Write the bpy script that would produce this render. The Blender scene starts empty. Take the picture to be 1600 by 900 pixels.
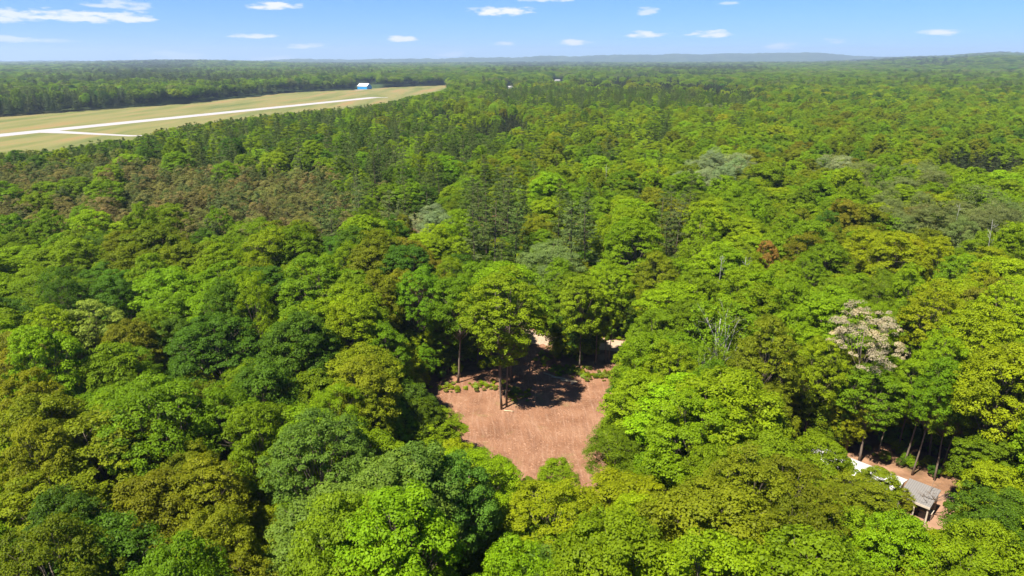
import bpy, math, random
import numpy as np
from mathutils import Vector, Matrix

# ------------------------------------------------------------------ camera
W, H, F = 1600.0, 900.0, 1067.0
CAMZ = 52.0
HORIZ = 93.0
PITCH = math.atan((450 - HORIZ) / F)
scene = bpy.context.scene
COL = scene.collection
cd = bpy.data.cameras.new('camera')
cam = bpy.data.objects.new('camera', cd); COL.objects.link(cam)
cam.location = (0, 0, CAMZ)
cam.rotation_euler = (math.pi / 2 - PITCH, 0, 0)
cd.sensor_width = 36; cd.lens = 36 * F / W
cd.clip_start = 0.5; cd.clip_end = 60000
scene.camera = cam

# ------------------------------------------------------------------ light
SUN_AZ = math.radians(226)      # clockwise from +Y: behind and to the left of the camera
SUN_EL = math.radians(60)
sd = bpy.data.lights.new('sun', 'SUN'); sd.energy = 5.0; sd.angle = math.radians(0.6); sd.color = (1.0, 0.95, 0.86)
sun = bpy.data.objects.new('sun', sd); COL.objects.link(sun)
sdir = Vector((math.sin(SUN_AZ) * math.cos(SUN_EL), math.cos(SUN_AZ) * math.cos(SUN_EL), math.sin(SUN_EL)))
sun.rotation_euler = sdir.to_track_quat('Z', 'Y').to_euler()
sun.location = (0, 0, 400)
scene.view_settings.view_transform = 'Standard'
scene.view_settings.look = 'None'
scene.view_settings.exposure = 1.45
scene.view_settings.gamma = 1.0
scene.cycles.max_bounces = 5
scene.cycles.diffuse_bounces = 3
scene.cycles.glossy_bounces = 1
scene.cycles.transmission_bounces = 3
scene.cycles.volume_bounces = 0
scene.cycles.transparent_max_bounces = 4
scene.cycles.use_denoising = True
scene.cycles.denoiser = 'OPENIMAGEDENOISE'
scene.cycles.denoising_input_passes = 'RGB_ALBEDO_NORMAL'
scene.cycles.denoising_prefilter = 'ACCURATE'
scene.cycles.use_adaptive_sampling = True

SKY_GAIN = (.38, .64, 1.12, 1)
world = bpy.data.worlds.new('World'); scene.world = world; world.use_nodes = True
wt = world.node_tree; wn = wt.nodes; wl = wt.links
for n in list(wn): wn.remove(n)
def N(t, typ, **kw):
    n = t.nodes.new(typ)
    for k, v in kw.items(): setattr(n, k, v)
    return n
def MATH(t, op, a, b=None, c=None, clamp=False):
    n = t.nodes.new('ShaderNodeMath'); n.operation = op; n.use_clamp = clamp
    for i, v in enumerate((a, b, c)):
        if v is None: continue
        if isinstance(v, (int, float)): n.inputs[i].default_value = v
        else: t.links.new(v, n.inputs[i])
    return n.outputs[0]
sky = N(wt, 'ShaderNodeTexSky', sky_type='NISHITA'); sky.sun_disc = False
sky.sun_elevation = SUN_EL; sky.sun_rotation = SUN_AZ
sky.air_density = 1.0; sky.dust_density = 0.0; sky.ozone_density = 4.0; sky.altitude = 200
geo = N(wt, 'ShaderNodeTexCoord')
sep = N(wt, 'ShaderNodeSeparateXYZ'); wl.new(geo.outputs['Generated'], sep.inputs[0])
az = MATH(wt, 'ARCTAN2', sep.outputs[0], sep.outputs[1])
el = MATH(wt, 'ARCSINE', sep.outputs[2])
comb = N(wt, 'ShaderNodeCombineXYZ'); wl.new(az, comb.inputs[0]); wl.new(el, comb.inputs[1])
mp = N(wt, 'ShaderNodeMapping'); mp.inputs['Scale'].default_value = (42, 170, 1); wl.new(comb.outputs[0], mp.inputs[0])
cn = N(wt, 'ShaderNodeTexNoise'); cn.inputs['Scale'].default_value = 1.0; cn.inputs['Detail'].default_value = 5; cn.inputs['Roughness'].default_value = .55
wl.new(mp.outputs[0], cn.inputs['Vector'])
noise = MATH(wt, 'SUBTRACT', cn.outputs['Fac'], 0.5)
def azel(px, py):
    v = pix_dir(px, py); v.normalize()
    return math.atan2(v.x, v.y), math.asin(v.z)
def pix_dir(px, py):
    a, b = (px - W / 2) / F, -(py - H / 2) / F
    return Vector((a, math.cos(PITCH) + b * math.sin(PITCH), -math.sin(PITCH) + b * math.cos(PITCH)))
clouds = [(188, 9, 46, 7, .6), (205, 29, 40, 8, .9), (120, 26, 75, 10, .9), (15, 26, 50, 10, .8), (430, 10, 40, 7, .95), (400, 57, 38, 5, .85),
          (480, 73, 28, 5, .75), (628, 61, 30, 6, .95), (785, 18, 54, 8, 1.), (788, 69, 18, 4, .6), (852, 0, 44, 4, .8),
          (896, 67, 29, 5, .9), (1012, 18, 20, 7, .6), (1006, 55, 33, 6, .95), (1116, 54, 40, 6, .95), (1222, 73, 26, 6, .5),
          (1303, 64, 17, 4, .55), (1466, 52, 27, 5, .9), (704, 85, 26, 6, .35), (272, 88, 60, 8, .3), (440, 92, 45, 5, .35), (1139, 5, 17, 3, .5),
          (20, 62, 40, 5, .6), (90, 64, 28, 3, .3), (-190, 30, 70, 9, .8), (1700, 30, 50, 7, .8), (1810, 62, 40, 5, .7)]
tot = None
for cx, cy, rx, ry, st in clouds:
    a0, e0 = azel(cx, cy)
    ra, re = rx / F * 0.9, ry / F * 0.95
    dx = MATH(wt, 'MULTIPLY', MATH(wt, 'SUBTRACT', az, a0), 1 / ra)
    dy = MATH(wt, 'MULTIPLY', MATH(wt, 'SUBTRACT', el, e0), 1 / re)
    dyf = MATH(wt, 'MULTIPLY', MATH(wt, 'MINIMUM', dy, 0.0), 0.9)      # flatter base
    r2 = MATH(wt, 'ADD', MATH(wt, 'MULTIPLY', dx, dx), MATH(wt, 'ADD', MATH(wt, 'MULTIPLY', dy, dy), MATH(wt, 'MULTIPLY', dyf, dyf)))
    m = MATH(wt, 'SUBTRACT', 1.0, r2)
    m = MATH(wt, 'ADD', m, MATH(wt, 'MULTIPLY', noise, 4.2))
    m = MATH(wt, 'MULTIPLY', m, 1.15, clamp=True)
    m = MATH(wt, 'MULTIPLY', m, st)
    tot = m if tot is None else MATH(wt, 'MAXIMUM', tot, m)
bg = N(wt, 'ShaderNodeBackground'); bg.inputs['Strength'].default_value = 0.05
mixc = N(wt, 'ShaderNodeMix', data_type='RGBA')
skyt = N(wt, 'ShaderNodeMix', data_type='RGBA', blend_type='MULTIPLY'); skyt.inputs[0].default_value = 1.0
wl.new(sky.outputs[0], skyt.inputs[6]); skyt.inputs[7].default_value = SKY_GAIN
wl.new(MATH(wt, 'MULTIPLY', tot, 0.85), mixc.inputs[0]); wl.new(skyt.outputs[2], mixc.inputs[6])
mixc.inputs[7].default_value = (8.6, 8.3, 8.4, 1)
wl.new(mixc.outputs[2], bg.inputs['Color'])
wo = N(wt, 'ShaderNodeOutputWorld'); wl.new(bg.outputs[0], wo.inputs['Surface'])
world.cycles.sampling_method = 'MANUAL'; world.cycles.sample_map_resolution = 512

# ------------------------------------------------------------------ helpers
rnd = random.Random(11)
rs = np.random.RandomState(5)
SP, CP = math.sin(PITCH), math.cos(PITCH)
def G(px, py, z=0.0):
    d = pix_dir(px, py); t = (z - CAMZ) / d.z
    return Vector((d.x * t, d.y * t, z))
def proj(x, y, z):
    zc = y * CP - (z - CAMZ) * SP
    if zc < 1: return (-9999, 9999)
    return (W / 2 + F * x / zc, H / 2 - F * (y * SP + (z - CAMZ) * CP) / zc)
def inpoly(p, poly):
    x, y = p; c = False; n = len(poly); j = n - 1
    for i in range(n):
        xi, yi = poly[i][0], poly[i][1]; xj, yj = poly[j][0], poly[j][1]
        if (yi > y) != (yj > y) and x < (xj - xi) * (y - yi) / (yj - yi) + xi: c = not c
        j = i
    return c
def smooth(a, b, x):
    t = np.clip((x - a) / (b - a), 0, 1); return t * t * (3 - 2 * t)
def terrain(x, y):
    x = np.asarray(x, float); y = np.asarray(y, float)
    d = np.hypot(x, y); a = np.degrees(np.arctan2(x, y))
    und = 4 * np.sin(x / 700 + 1) * np.sin(y / 900) * smooth(1900, 2800, d)
    right = (48 * smooth(2400, 4600, d) + 46 * smooth(4600, 9000, d)) * smooth(21, 35, a) * (0.92 + 0.08 * np.sin(a * 1.1 + 2))
    mid = 8 * np.exp(-((a - 20) / 7) ** 2) * smooth(2600, 5200, d)
    lefth = 22 * smooth(3500, 6000, d) * np.exp(-((a + 24) / 6) ** 2)
    return und + right + mid + lefth

def mesh_obj(name, verts, faces, mat=None, parent=None, smooth_=False):
    me = bpy.data.meshes.new(name); me.from_pydata([tuple(v) for v in verts], [], faces); me.update()
    o = bpy.data.objects.new(name, me); COL.objects.link(o)
    if mat: me.materials.append(mat)
    if smooth_: me.shade_smooth()
    if parent: o.parent = parent
    return o
def empty(name, loc, rz=0):
    o = bpy.data.objects.new(name, None); COL.objects.link(o); o.empty_display_size = .5
    o.location = loc; o.rotation_euler = (0, 0, rz); return o
def tag(o, label=None, cat=None, group=None, kind=None):
    if label: o['label'] = label
    if cat: o['category'] = cat
    if group: o['group'] = group
    if kind: o['kind'] = kind
    return o

# ------------------------------------------------------------------ materials
def newmat(name):
    m = bpy.data.materials.new(name); m.use_nodes = True
    t = m.node_tree; b = t.nodes['Principled BSDF']; return m, t, b
def simple(name, col, rough=.7, spec=.3, var=.25, scale=3.0, metallic=0, bump=0.0):
    m, t, b = newmat(name)
    tc = N(t, 'ShaderNodeTexCoord'); no = N(t, 'ShaderNodeTexNoise'); no.inputs['Scale'].default_value = scale; no.inputs['Detail'].default_value = 6
    t.links.new(tc.outputs['Object'], no.inputs['Vector'])
    mx = N(t, 'ShaderNodeMix', data_type='RGBA')
    mx.inputs[6].default_value = (*[c * (1 - var) for c in col], 1); mx.inputs[7].default_value = (*[min(1, c * (1 + var)) for c in col], 1)
    t.links.new(no.outputs['Fac'], mx.inputs[0]); t.links.new(mx.outputs[2], b.inputs['Base Color'])
    b.inputs['Roughness'].default_value = rough; b.inputs['Specular IOR Level'].default_value = spec; b.inputs['Metallic'].default_value = metallic
    if bump:
        bp = N(t, 'ShaderNodeBump'); bp.inputs['Strength'].default_value = bump; t.links.new(no.outputs['Fac'], bp.inputs['Height']); t.links.new(bp.outputs[0], b.inputs['Normal'])
    return m
def ramp(t, fac, stops):
    r = N(t, 'ShaderNodeValToRGB'); e = r.color_ramp.elements
    while len(e) < len(stops): e.new(.5)
    for i, (p, c) in enumerate(stops): e[i].position = p; e[i].color = (*c, 1)
    t.links.new(fac, r.inputs[0]); return r.outputs[0]
def noise_fac(t, vec, scale, detail=5, rough=.55):
    n = N(t, 'ShaderNodeTexNoise'); n.inputs['Scale'].default_value = scale; n.inputs['Detail'].default_value = detail; n.inputs['Roughness'].default_value = rough
    t.links.new(vec, n.inputs['Vector']); return n.outputs['Fac']
def mixcol(t, fac, a, b, mode='MIX'):
    m = N(t, 'ShaderNodeMix', data_type='RGBA', blend_type=mode)
    for i, v in ((0, fac), (6, a), (7, b)):
        if isinstance(v, (int, float)): m.inputs[i].default_value = v
        elif isinstance(v, tuple): m.inputs[i].default_value = (*v, 1)
        else: t.links.new(v, m.inputs[i])
    return m.outputs[2]

def foliage(name, trans=.3, huevar=.5):
    m, t, b = newmat(name)
    at = N(t, 'ShaderNodeAttribute', attribute_type='INSTANCER', attribute_name='tint')
    lv = N(t, 'ShaderNodeAttribute', attribute_type='GEOMETRY', attribute_name='leafvar')
    s = N(t, 'ShaderNodeSeparateXYZ'); t.links.new(lv.outputs['Vector'], s.inputs[0])
    br = MATH(t, 'ADD', 0.62, MATH(t, 'MULTIPLY', s.outputs[0], 0.76))
    c1 = N(t, 'ShaderNodeVectorMath', operation='SCALE'); t.links.new(at.outputs['Color'], c1.inputs[0]); t.links.new(br, c1.inputs['Scale'])
    warm = mixcol(t, MATH(t, 'MULTIPLY', s.outputs[1], huevar), c1.outputs[0], (1.18, 1.0, .6), 'MULTIPLY')
    # principled front + translucent back
    t.links.new(warm, b.inputs['Base Color']); b.inputs['Roughness'].default_value = .55; b.inputs['Specular IOR Level'].default_value = .10
    tr = N(t, 'ShaderNodeBsdfTranslucent'); t.links.new(mixcol(t, 1.0, warm, (1.25, 1.25, .45), 'MULTIPLY'), tr.inputs['Color'])
    mx = N(t, 'ShaderNodeMixShader'); mx.inputs[0].default_value = trans
    t.links.new(b.outputs[0], mx.inputs[1]); t.links.new(tr.outputs[0], mx.inputs[2])
    t.links.new(mx.outputs[0], t.nodes['Material Output'].inputs['Surface'])
    return m
M_leaf = foliage('leaf_foliage', .42, .4)
M_needle = foliage('needle_foliage', .12, .5)
M_bark = simple('bark', (.15, .115, .085), .9, .1, .4, 4, bump=.6)
M_pinebark = simple('pine_bark', (.12, .085, .065), .9, .1, .4, 4, bump=.6)
M_palebark = simple('pale_bark', (.27, .255, .225), .8, .2, .3, 5, bump=.3)
M_deadwood = simple('dead_wood', (.22, .20, .17), .9, .1, .3, 6, bump=.3)
M_cutwood = simple('cut_wood', (.42, .32, .20), .8, .1, .3, 6, bump=.3)

# forest floor (also the ground sheet)
def m_ground():
    m, t, b = newmat('forest_floor')
    g = N(t, 'ShaderNodeNewGeometry'); P = g.outputs['Position']
    base = ramp(t, noise_fac(t, P, .35, 8, .65), [(.25, (.085, .046, .026)), (.5, (.20, .11, .06)), (.75, (.34, .20, .12))])
    green = ramp(t, noise_fac(t, P, 1.2, 6, .6), [(.3, (.035, .05, .014)), (.7, (.06, .085, .02))])
    c = mixcol(t, ramp(t, noise_fac(t, P, .12, 5), [(.60, (0, 0, 0)), (.70, (.5, .5, .5))]), base, green)
    # far away the ground between the crowns is woodland undergrowth
    ln = N(t, 'ShaderNodeVectorMath', operation='LENGTH'); t.links.new(P, ln.inputs[0])
    far = MATH(t, 'MULTIPLY', MATH(t, 'SUBTRACT', ln.outputs['Value'], 450), 1 / 500, clamp=True)
    fargreen = ramp(t, noise_fac(t, P, .02, 8, .7), [(.3, (.022, .04, .014)), (.7, (.05, .075, .02))])
    c = mixcol(t, far, c, fargreen)
    t.links.new(c, b.inputs['Base Color']); b.inputs['Roughness'].default_value = .95; b.inputs['Specular IOR Level'].default_value = .1
    bp = N(t, 'ShaderNodeBump'); bp.inputs['Strength'].default_value = .6; bp.inputs['Distance'].default_value = .2
    t.links.new(noise_fac(t, P, 3, 6, .7), bp.inputs['Height']); t.links.new(bp.outputs[0], b.inputs['Normal'])
    return m
M_ground = m_ground()
def m_dirt():
    m, t, b = newmat('bare_earth')
    g = N(t, 'ShaderNodeNewGeometry'); P = g.outputs['Position']
    c = ramp(t, noise_fac(t, P, .22, 8, .65), [(.25, (.135, .062, .031)), (.5, (.232, .114, .062)), (.8, (.32, .182, .107))])
    # long faint drag marks and wheel tracks running down the clearing, bent by a slow noise
    wv = N(t, 'ShaderNodeTexNoise'); wv.inputs['Scale'].default_value = .05; wv.inputs['Detail'].default_value = 2; t.links.new(P, wv.inputs['Vector'])
    bend = N(t, 'ShaderNodeVectorMath', operation='MULTIPLY_ADD'); t.links.new(wv.outputs['Color'], bend.inputs[0]); bend.inputs[1].default_value = (3.5, 3.5, 0); t.links.new(P, bend.inputs[2])
    def streak(sx, sy, lo, hi, amt, col, c, rot=17, loc=0):
        mp = N(t, 'ShaderNodeMapping'); mp.inputs['Rotation'].default_value = (0, 0, math.radians(rot)); mp.inputs['Scale'].default_value = (sx, sy, 1); mp.inputs['Location'].default_value = (loc, loc, 0)
        t.links.new(bend.outputs[0], mp.inputs[0])
        f = ramp(t, noise_fac(t, mp.outputs[0], 1.0, 5, .65), [(lo, (0, 0, 0)), (hi, (amt, amt, amt))])
        return mixcol(t, f, c, col), f
    c, f1 = streak(1.1, .07, .50, .70, .42, (.17, .085, .052), c)
    c, f2 = streak(2.6, .16, .52, .74, .42, (.40, .26, .18), c, 14, 5)
    c, f3 = streak(.6, .2, .54, .70, .40, (.15, .08, .05), c, 48, 11)
    c = mixcol(t, ramp(t, noise_fac(t, P, 2.3, 4, .8), [(.58, (0, 0, 0)), (.72, (.5, .5, .5))]), c, (.46, .32, .22))
    c = mixcol(t, ramp(t, noise_fac(t, P, 5, 3, .8), [(.62, (0, 0, 0)), (.70, (.8, .8, .8))]), c, (.07, .04, .03))
    mp2 = N(t, 'ShaderNodeMapping'); mp2.inputs['Location'].default_value = (31, 17, 0); t.links.new(P, mp2.inputs[0])
    gr = ramp(t, noise_fac(t, mp2.outputs[0], .16, 7, .75), [(.56, (0, 0, 0)), (.68, (.7, .7, .7))])
    c = mixcol(t, gr, c, (.20, .16, .065))
    t.links.new(c, b.inputs['Base Color']); b.inputs['Roughness'].default_value = .95; b.inputs['Specular IOR Level'].default_value = .1
    bp = N(t, 'ShaderNodeBump'); bp.inputs['Strength'].default_value = 1.0; bp.inputs['Distance'].default_value = .35
    hh = MATH(t, 'ADD', noise_fac(t, P, 1.6, 8, .75), MATH(t, 'MULTIPLY', f1, -.4))
    t.links.new(hh, bp.inputs['Height']); t.links.new(bp.outputs[0], b.inputs['Normal'])
    return m
M_dirt = m_dirt()
M_sand = simple('sandy_gravel', (.33, .24, .165), .95, .1, .3, .8, bump=.5)
def m_grass():
    m, t, b = newmat('dry_mown_grass')
    g = N(t, 'ShaderNodeNewGeometry'); P = g.outputs['Position']
    mp = N(t, 'ShaderNodeMapping'); mp.inputs['Rotation'].default_value = (0, 0, math.radians(FIELD_ROT)); mp.inputs['Scale'].default_value = (1, .12, 1)
    t.links.new(P, mp.inputs[0])
    c = ramp(t, noise_fac(t, mp.outputs[0], .045, 6, .6), [(.30, (.065, .09, .02)), (.43, (.12, .125, .032)), (.54, (.17, .15, .05)), (.66, (.225, .14, .055))])
    c = mixcol(t, MATH(t, 'MULTIPLY', noise_fac(t, P, .3, 6), .5), c, (.12, .12, .04))
    t.links.new(c, b.inputs['Base Color']); b.inputs['Roughness'].default_value = .95; b.inputs['Specular IOR Level'].default_value = .1
    return m
# runway axis in world
RA, RB = G(0, 211.5), G(588, 152)
rax = (RB - RA).normalized()
FIELD_ROT = math.degrees(math.atan2(rax.x, rax.y))
M_grass = m_grass()
M_concrete = simple('pale_runway_surface', (.30, .275, .265), .85, .2, .12, .05)
M_hills = None

# ------------------------------------------------------------------ ground
def build_ground():
    ds = np.concatenate([[0, 40, 80, 140, 220, 340, 500, 750, 1100, 1500], np.linspace(1800, 6000, 43), np.linspace(6300, 13500, 36)])
    angs = np.radians(np.linspace(-180, 180, 361))
    V = [(0, 0, 0)]; Fc = []
    na = len(angs) - 1
    for d in ds[1:]:
        x = d * np.sin(angs[:-1]); y = d * np.cos(angs[:-1]); z = terrain(x, y) * (y > -500)
        V += list(zip(x, y, z))
    for j in range(na): Fc.append((0, 1 + (j + 1) % na, 1 + j))
    for i in range(len(ds) - 2):
        a = 1 + i * na; b = a + na
        for j in range(na):
            k = (j + 1) % na
            Fc.append((a + j, a + k, b + k, b + j))
    return tag(mesh_obj('ground', V, Fc, M_ground, smooth_=True), kind='structure')
build_ground()
def sheet(name, pts, mat, z, n=1):
    """a flat ground sheet with an uneven rim; pts are world xy"""
    P = [Vector((p[0], p[1])) for p in pts]; out = []
    for i in range(len(P)):
        a, b = P[i], P[(i + 1) % len(P)]
        for k in range(n):
            q = a.lerp(b, k / n)
            if n > 1: q += Vector((rnd.uniform(-.35, .35), rnd.uniform(-.35, .35)))
            out.append((q.x, q.y, z))
    return tag(mesh_obj(name, out, [tuple(range(len(out)))], mat), kind='structure')
def densify(poly_px, k=6):
    out = []
    for i in range(len(poly_px)):
        a, b = poly_px[i], poly_px[(i + 1) % len(poly_px)]
        for j in range(k): out.append((a[0] + (b[0] - a[0]) * j / k, a[1] + (b[1] - a[1]) * j / k))
    return out
# the clearing
CLEAR_PX = [(640, 625), (700, 590), (770, 577), (800, 548), (828, 520), (868, 522), (872, 566), (905, 584), (960, 566), (1010, 560), (1005, 600), (965, 640),
            (960, 690), (950, 740), (955, 800), (905, 830), (860, 790), (790, 760), (720, 720), (650, 680)]
CLEAR_W = [G(*p).xy for p in CLEAR_PX]
sheet('dirt_clearing', CLEAR_W, M_dirt, .012, 8)
TRACK_PX = [(700, 502), (745, 497), (800, 510), (860, 522), (930, 528), (1000, 536), (1070, 540), (1070, 551), (985, 552), (930, 545), (868, 540), (826, 537), (770, 523), (720, 512)]
TRACK_W = [G(*p).xy for p in TRACK_PX]
sheet('sand_track', TRACK_W, M_sand, .024, 6)
YARD_PX = [(1225, 690), (1290, 705), (1350, 742), (1400, 760), (1475, 772), (1545, 765), (1530, 820), (1490, 850), (1420, 850), (1330, 830), (1250, 800), (1215, 740)]
YARD_W = [G(*p).xy for p in YARD_PX]
M_yard = simple('trodden_sand_yard', (.25, .145, .09), .95, .1, .35, .6, bump=.5)
sheet('dirt_yard', YARD_W, M_yard, .008, 6)
# airfield
def lerp_px(pts, x):
    for (x0, y0), (x1, y1) in zip(pts, pts[1:]):
        if x0 <= x <= x1: return y0 + (y1 - y0) * (x - x0) / (x1 - x0)
    return pts[0][1] if x < pts[0][0] else pts[-1][1]
FAR_E = [(-500, 222), (-200, 199), (0, 183), (150, 172), (300, 161), (450, 145), (555, 140), (620, 136), (700, 133)]
NEAR_V = [(-500, 300), (-200, 258), (0, 236), (60, 232), (110, 227), (150, 219), (212, 212), (235, 205), (300, 192), (390, 181), (480, 171), (560, 165), (600, 160), (640, 150), (690, 141), (700, 136)]
FIELD_W = [G(*p).xy for p in FAR_E] + [G(*p, 12.5).xy for p in reversed(NEAR_V)]
sheet('airfield_grass', FIELD_W, M_grass, .02)
def strip(name, a, b, w, mat, z):
    a = Vector(a[:2]); b = Vector(b[:2]); d = (b - a).normalized(); n = Vector((-d.y, d.x)) * w / 2
    return tag(mesh_obj(name, [(*(a + n), z), (*(a - n), z), (*(b - n), z), (*(b + n), z)], [(0, 1, 2, 3)], mat), kind='structure')
Rstart = RA - rax * 260
strip('runway', Rstart, RB, 20, M_concrete, .05)
strip('taxiway', G(606, 152.3), G(575, 153), 9, M_concrete, .058)
tp = [G(70, 205.5), G(115, 207.5), G(170, 210.5), G(205, 212.3), G(226, 212)]
nV = []
for i, p in enumerate(tp):
    w = [9, 6, 4, 3.5, 3.5][i]
    nV += [(p.x, p.y + w / 1, .062), (p.x, p.y - w / 1, .062)]
tag(mesh_obj('taxiway', nV, [(2 * i, 2 * i + 1, 2 * i + 3, 2 * i + 2) for i in range(len(tp) - 1)], M_concrete), kind='structure')

# far hills, seen blue through the air
def m_hill():
    m, t, b = newmat('wooded_hill')
    g = N(t, 'ShaderNodeNewGeometry'); P = g.outputs['Position']
    c = ramp(t, noise_fac(t, P, .004, 8, .7), [(.35, (.018, .035, .014)), (.55, (.035, .06, .02)), (.72, (.09, .11, .04))])
    t.links.new(c, b.inputs['Base Color']); b.inputs['Roughness'].default_value = 1; b.inputs['Specular IOR Level'].default_value = 0
    return m
M_hills = m_hill()
def hills():
    # ridge tops read off the photograph's skyline as angles above the horizon
    sky_pts = [(-500, 92), (0, 96), (380, 97), (420, 95), (470, 93.5), (520, 94.5), (600, 94), (680, 93), (760, 91.5), (800, 91.5), (850, 89.5), (905, 90), (960, 87.5), (1000, 88.5), (1050, 86.5), (1100, 87), (1150, 85.8), (1230, 85), (1290, 85.5), (1330, 89), (1420, 92), (2100, 96)]
    V = []; Fc = []; n = 0
    xs = np.arange(-480, 2080, 5.0)
    for row, (dist, k) in enumerate([(9000, 0.0), (9600, .55), (10300, .9), (11000, 1.0), (11800, .8), (12600, .2)]):
        for x in xs:
            top = np.interp(x, [p[0] for p in sky_pts], [p[1] for p in sky_pts]) + .5 * math.sin(x * .071) * math.sin(x * .023 + 1) + rnd.uniform(-.28, .28)
            el_ = (HORIZ - top + 1.6) / F
            h = CAMZ + el_ * 11000 * 1.0
            a = math.atan((x - 800) / F * CP)
            V.append((dist * math.tan(a), dist, max(-5, h * k + (rnd.uniform(-5, 5) if k > .3 else 0)) if k > 0 else -5))
    nx = len(xs)
    for r in range(5):
        for i in range(nx - 1):
            a = r * nx + i; Fc.append((a, a + 1, a + nx + 1, a + nx))
    return tag(mesh_obj('distant_hills', V, Fc, M_hills), kind='structure')
hills()

# ------------------------------------------------------------------ tree meshes
def leaves_mesh(name, pos, nrm, size, aspect, var, mat, elong=None):
    """pos, nrm: (n,3); size (n,) ; var (n,2). Leaf sprays: small bent quads."""
    n = len(pos)
    nrm = nrm / np.maximum(1e-6, np.linalg.norm(nrm, axis=1, keepdims=True))
    r = rs.normal(size=(n, 3)) if elong is None else elong
    t = np.cross(nrm, r); t /= np.maximum(1e-6, np.linalg.norm(t, axis=1, keepdims=True))
    b = np.cross(nrm, t)
    if elong is not None: t, b = b, t
    s = size[:, None] * .5
    jit = rs.uniform(.6, 1.25, size=(n, 4, 1))
    V = np.empty((n, 4, 3))
    V[:, 0] = pos - t * s * jit[:, 0]
    V[:, 1] = pos - b * s * aspect * jit[:, 1] + nrm * s * .25
    V[:, 2] = pos + t * s * jit[:, 2]
    V[:, 3] = pos + b * s * aspect * jit[:, 3] + nrm * s * .25
    V = V.reshape(-1, 3)
    me = bpy.data.meshes.new(name)
    me.vertices.add(n * 4); me.vertices.foreach_set('co', V.ravel())
    me.loops.add(n * 4); me.loops.foreach_set('vertex_index', np.arange(n * 4, dtype=np.int32))
    me.polygons.add(n); me.polygons.foreach_set('loop_start', np.arange(0, n * 4, 4, dtype=np.int32))
    at = me.attributes.new('leafvar', 'FLOAT_VECTOR', 'POINT')
    vv = np.zeros((n, 4, 3)); vv[:, :, 0] = var[:, None, 0]; vv[:, :, 1] = var[:, None, 1]
    at.data.foreach_set('vector', vv.ravel())
    me.update(calc_edges=True); me.materials.append(mat)
    return me
def unit(n):
    v = rs.normal(size=(n, 3)); return v / np.linalg.norm(v, axis=1, keepdims=True)

def broad_crown(seed, R=5.0, h=20.0, base=7.5, lobes=15, clumps=13, leaves=62, leaf=.34, clump_r=.75, spread=1.0, taper=0.0):
    """main limbs end in lobes, lobes carry clumps, clumps carry leaf sprays"""
    global rs
    rs = np.random.RandomState(seed)
    cz = base + (h - base) * .52; hz = (h - base) * .5
    ga = math.pi * (3 - math.sqrt(5)); L = []
    for i in range(lobes):
        u = 1 - (i + .5) / lobes * 1.55                      # from the top down to below the middle
        rad = math.sqrt(max(0, 1 - u * u)); th = i * ga + rs.uniform(-.5, .5)
        k = rs.uniform(.64, .82) * (0.85 if u < -.2 else 1)
        if taper and u < .1: k *= 1 - taper * min(1, (.1 - u) / .5)
        lr = R * rs.uniform(.30, .44) * (15 / lobes) ** .28
        L.append((np.array([rad * math.cos(th) * R * k * spread, rad * math.sin(th) * R * k * spread, cz + u * hz * rs.uniform(.62, .80)]), lr))
    L.append((np.array([0, 0, cz + .1 * hz]), R * .5))
    pos = []; nrm = []; var = []; siz = []
    ctr = np.array([0, 0, cz - hz * .35])
    for c, lr in L:
        tone = rs.uniform(0, 1)
        d = unit(clumps * 3)
        out = (c - ctr); out /= np.linalg.norm(out) + 1e-6
        sc = d @ out + .32 * d[:, 2] + rs.normal(0, .35, len(d))
        d = d[np.argsort(-sc)[:clumps]]
        for q in d:
            cc = c + q * lr * np.array([1, 1, .95]) * rs.uniform(.75, 1.15)
            cr = clump_r * rs.uniform(.6, 1.25)
            m = int(leaves * rs.uniform(.7, 1.3))
            dd = unit(m); dd[:, 2] = np.abs(dd[:, 2]) * .9 - .22 * (rs.uniform(size=m) < .45)
            rr = cr * rs.uniform(.55, 1.05, m) ** .6
            p = cc + dd * rr[:, None] * np.array([1.05, 1.05, .72])
            pos.append(p); nn = dd * .75 + q * .35 + np.array([0, 0, .45]) + rs.normal(0, .42, (m, 3)); nrm.append(nn)
            ct = rs.uniform()
            v = np.empty((m, 2)); v[:, 0] = np.clip(.35 * ct + .25 * tone + .4 * rs.uniform(size=m), 0, 1); v[:, 1] = np.clip(.5 * tone + .3 * ct + rs.normal(0, .18, m), 0, 1)
            var.append(v); siz.append(leaf * rs.uniform(.6, 1.35, m))
    pos = np.concatenate(pos); nrm = np.concatenate(nrm); var = np.concatenate(var); siz = np.concatenate(siz)
    return leaves_mesh('broadleaf_crown', pos, nrm, siz, .8, var, M_leaf), L

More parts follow.
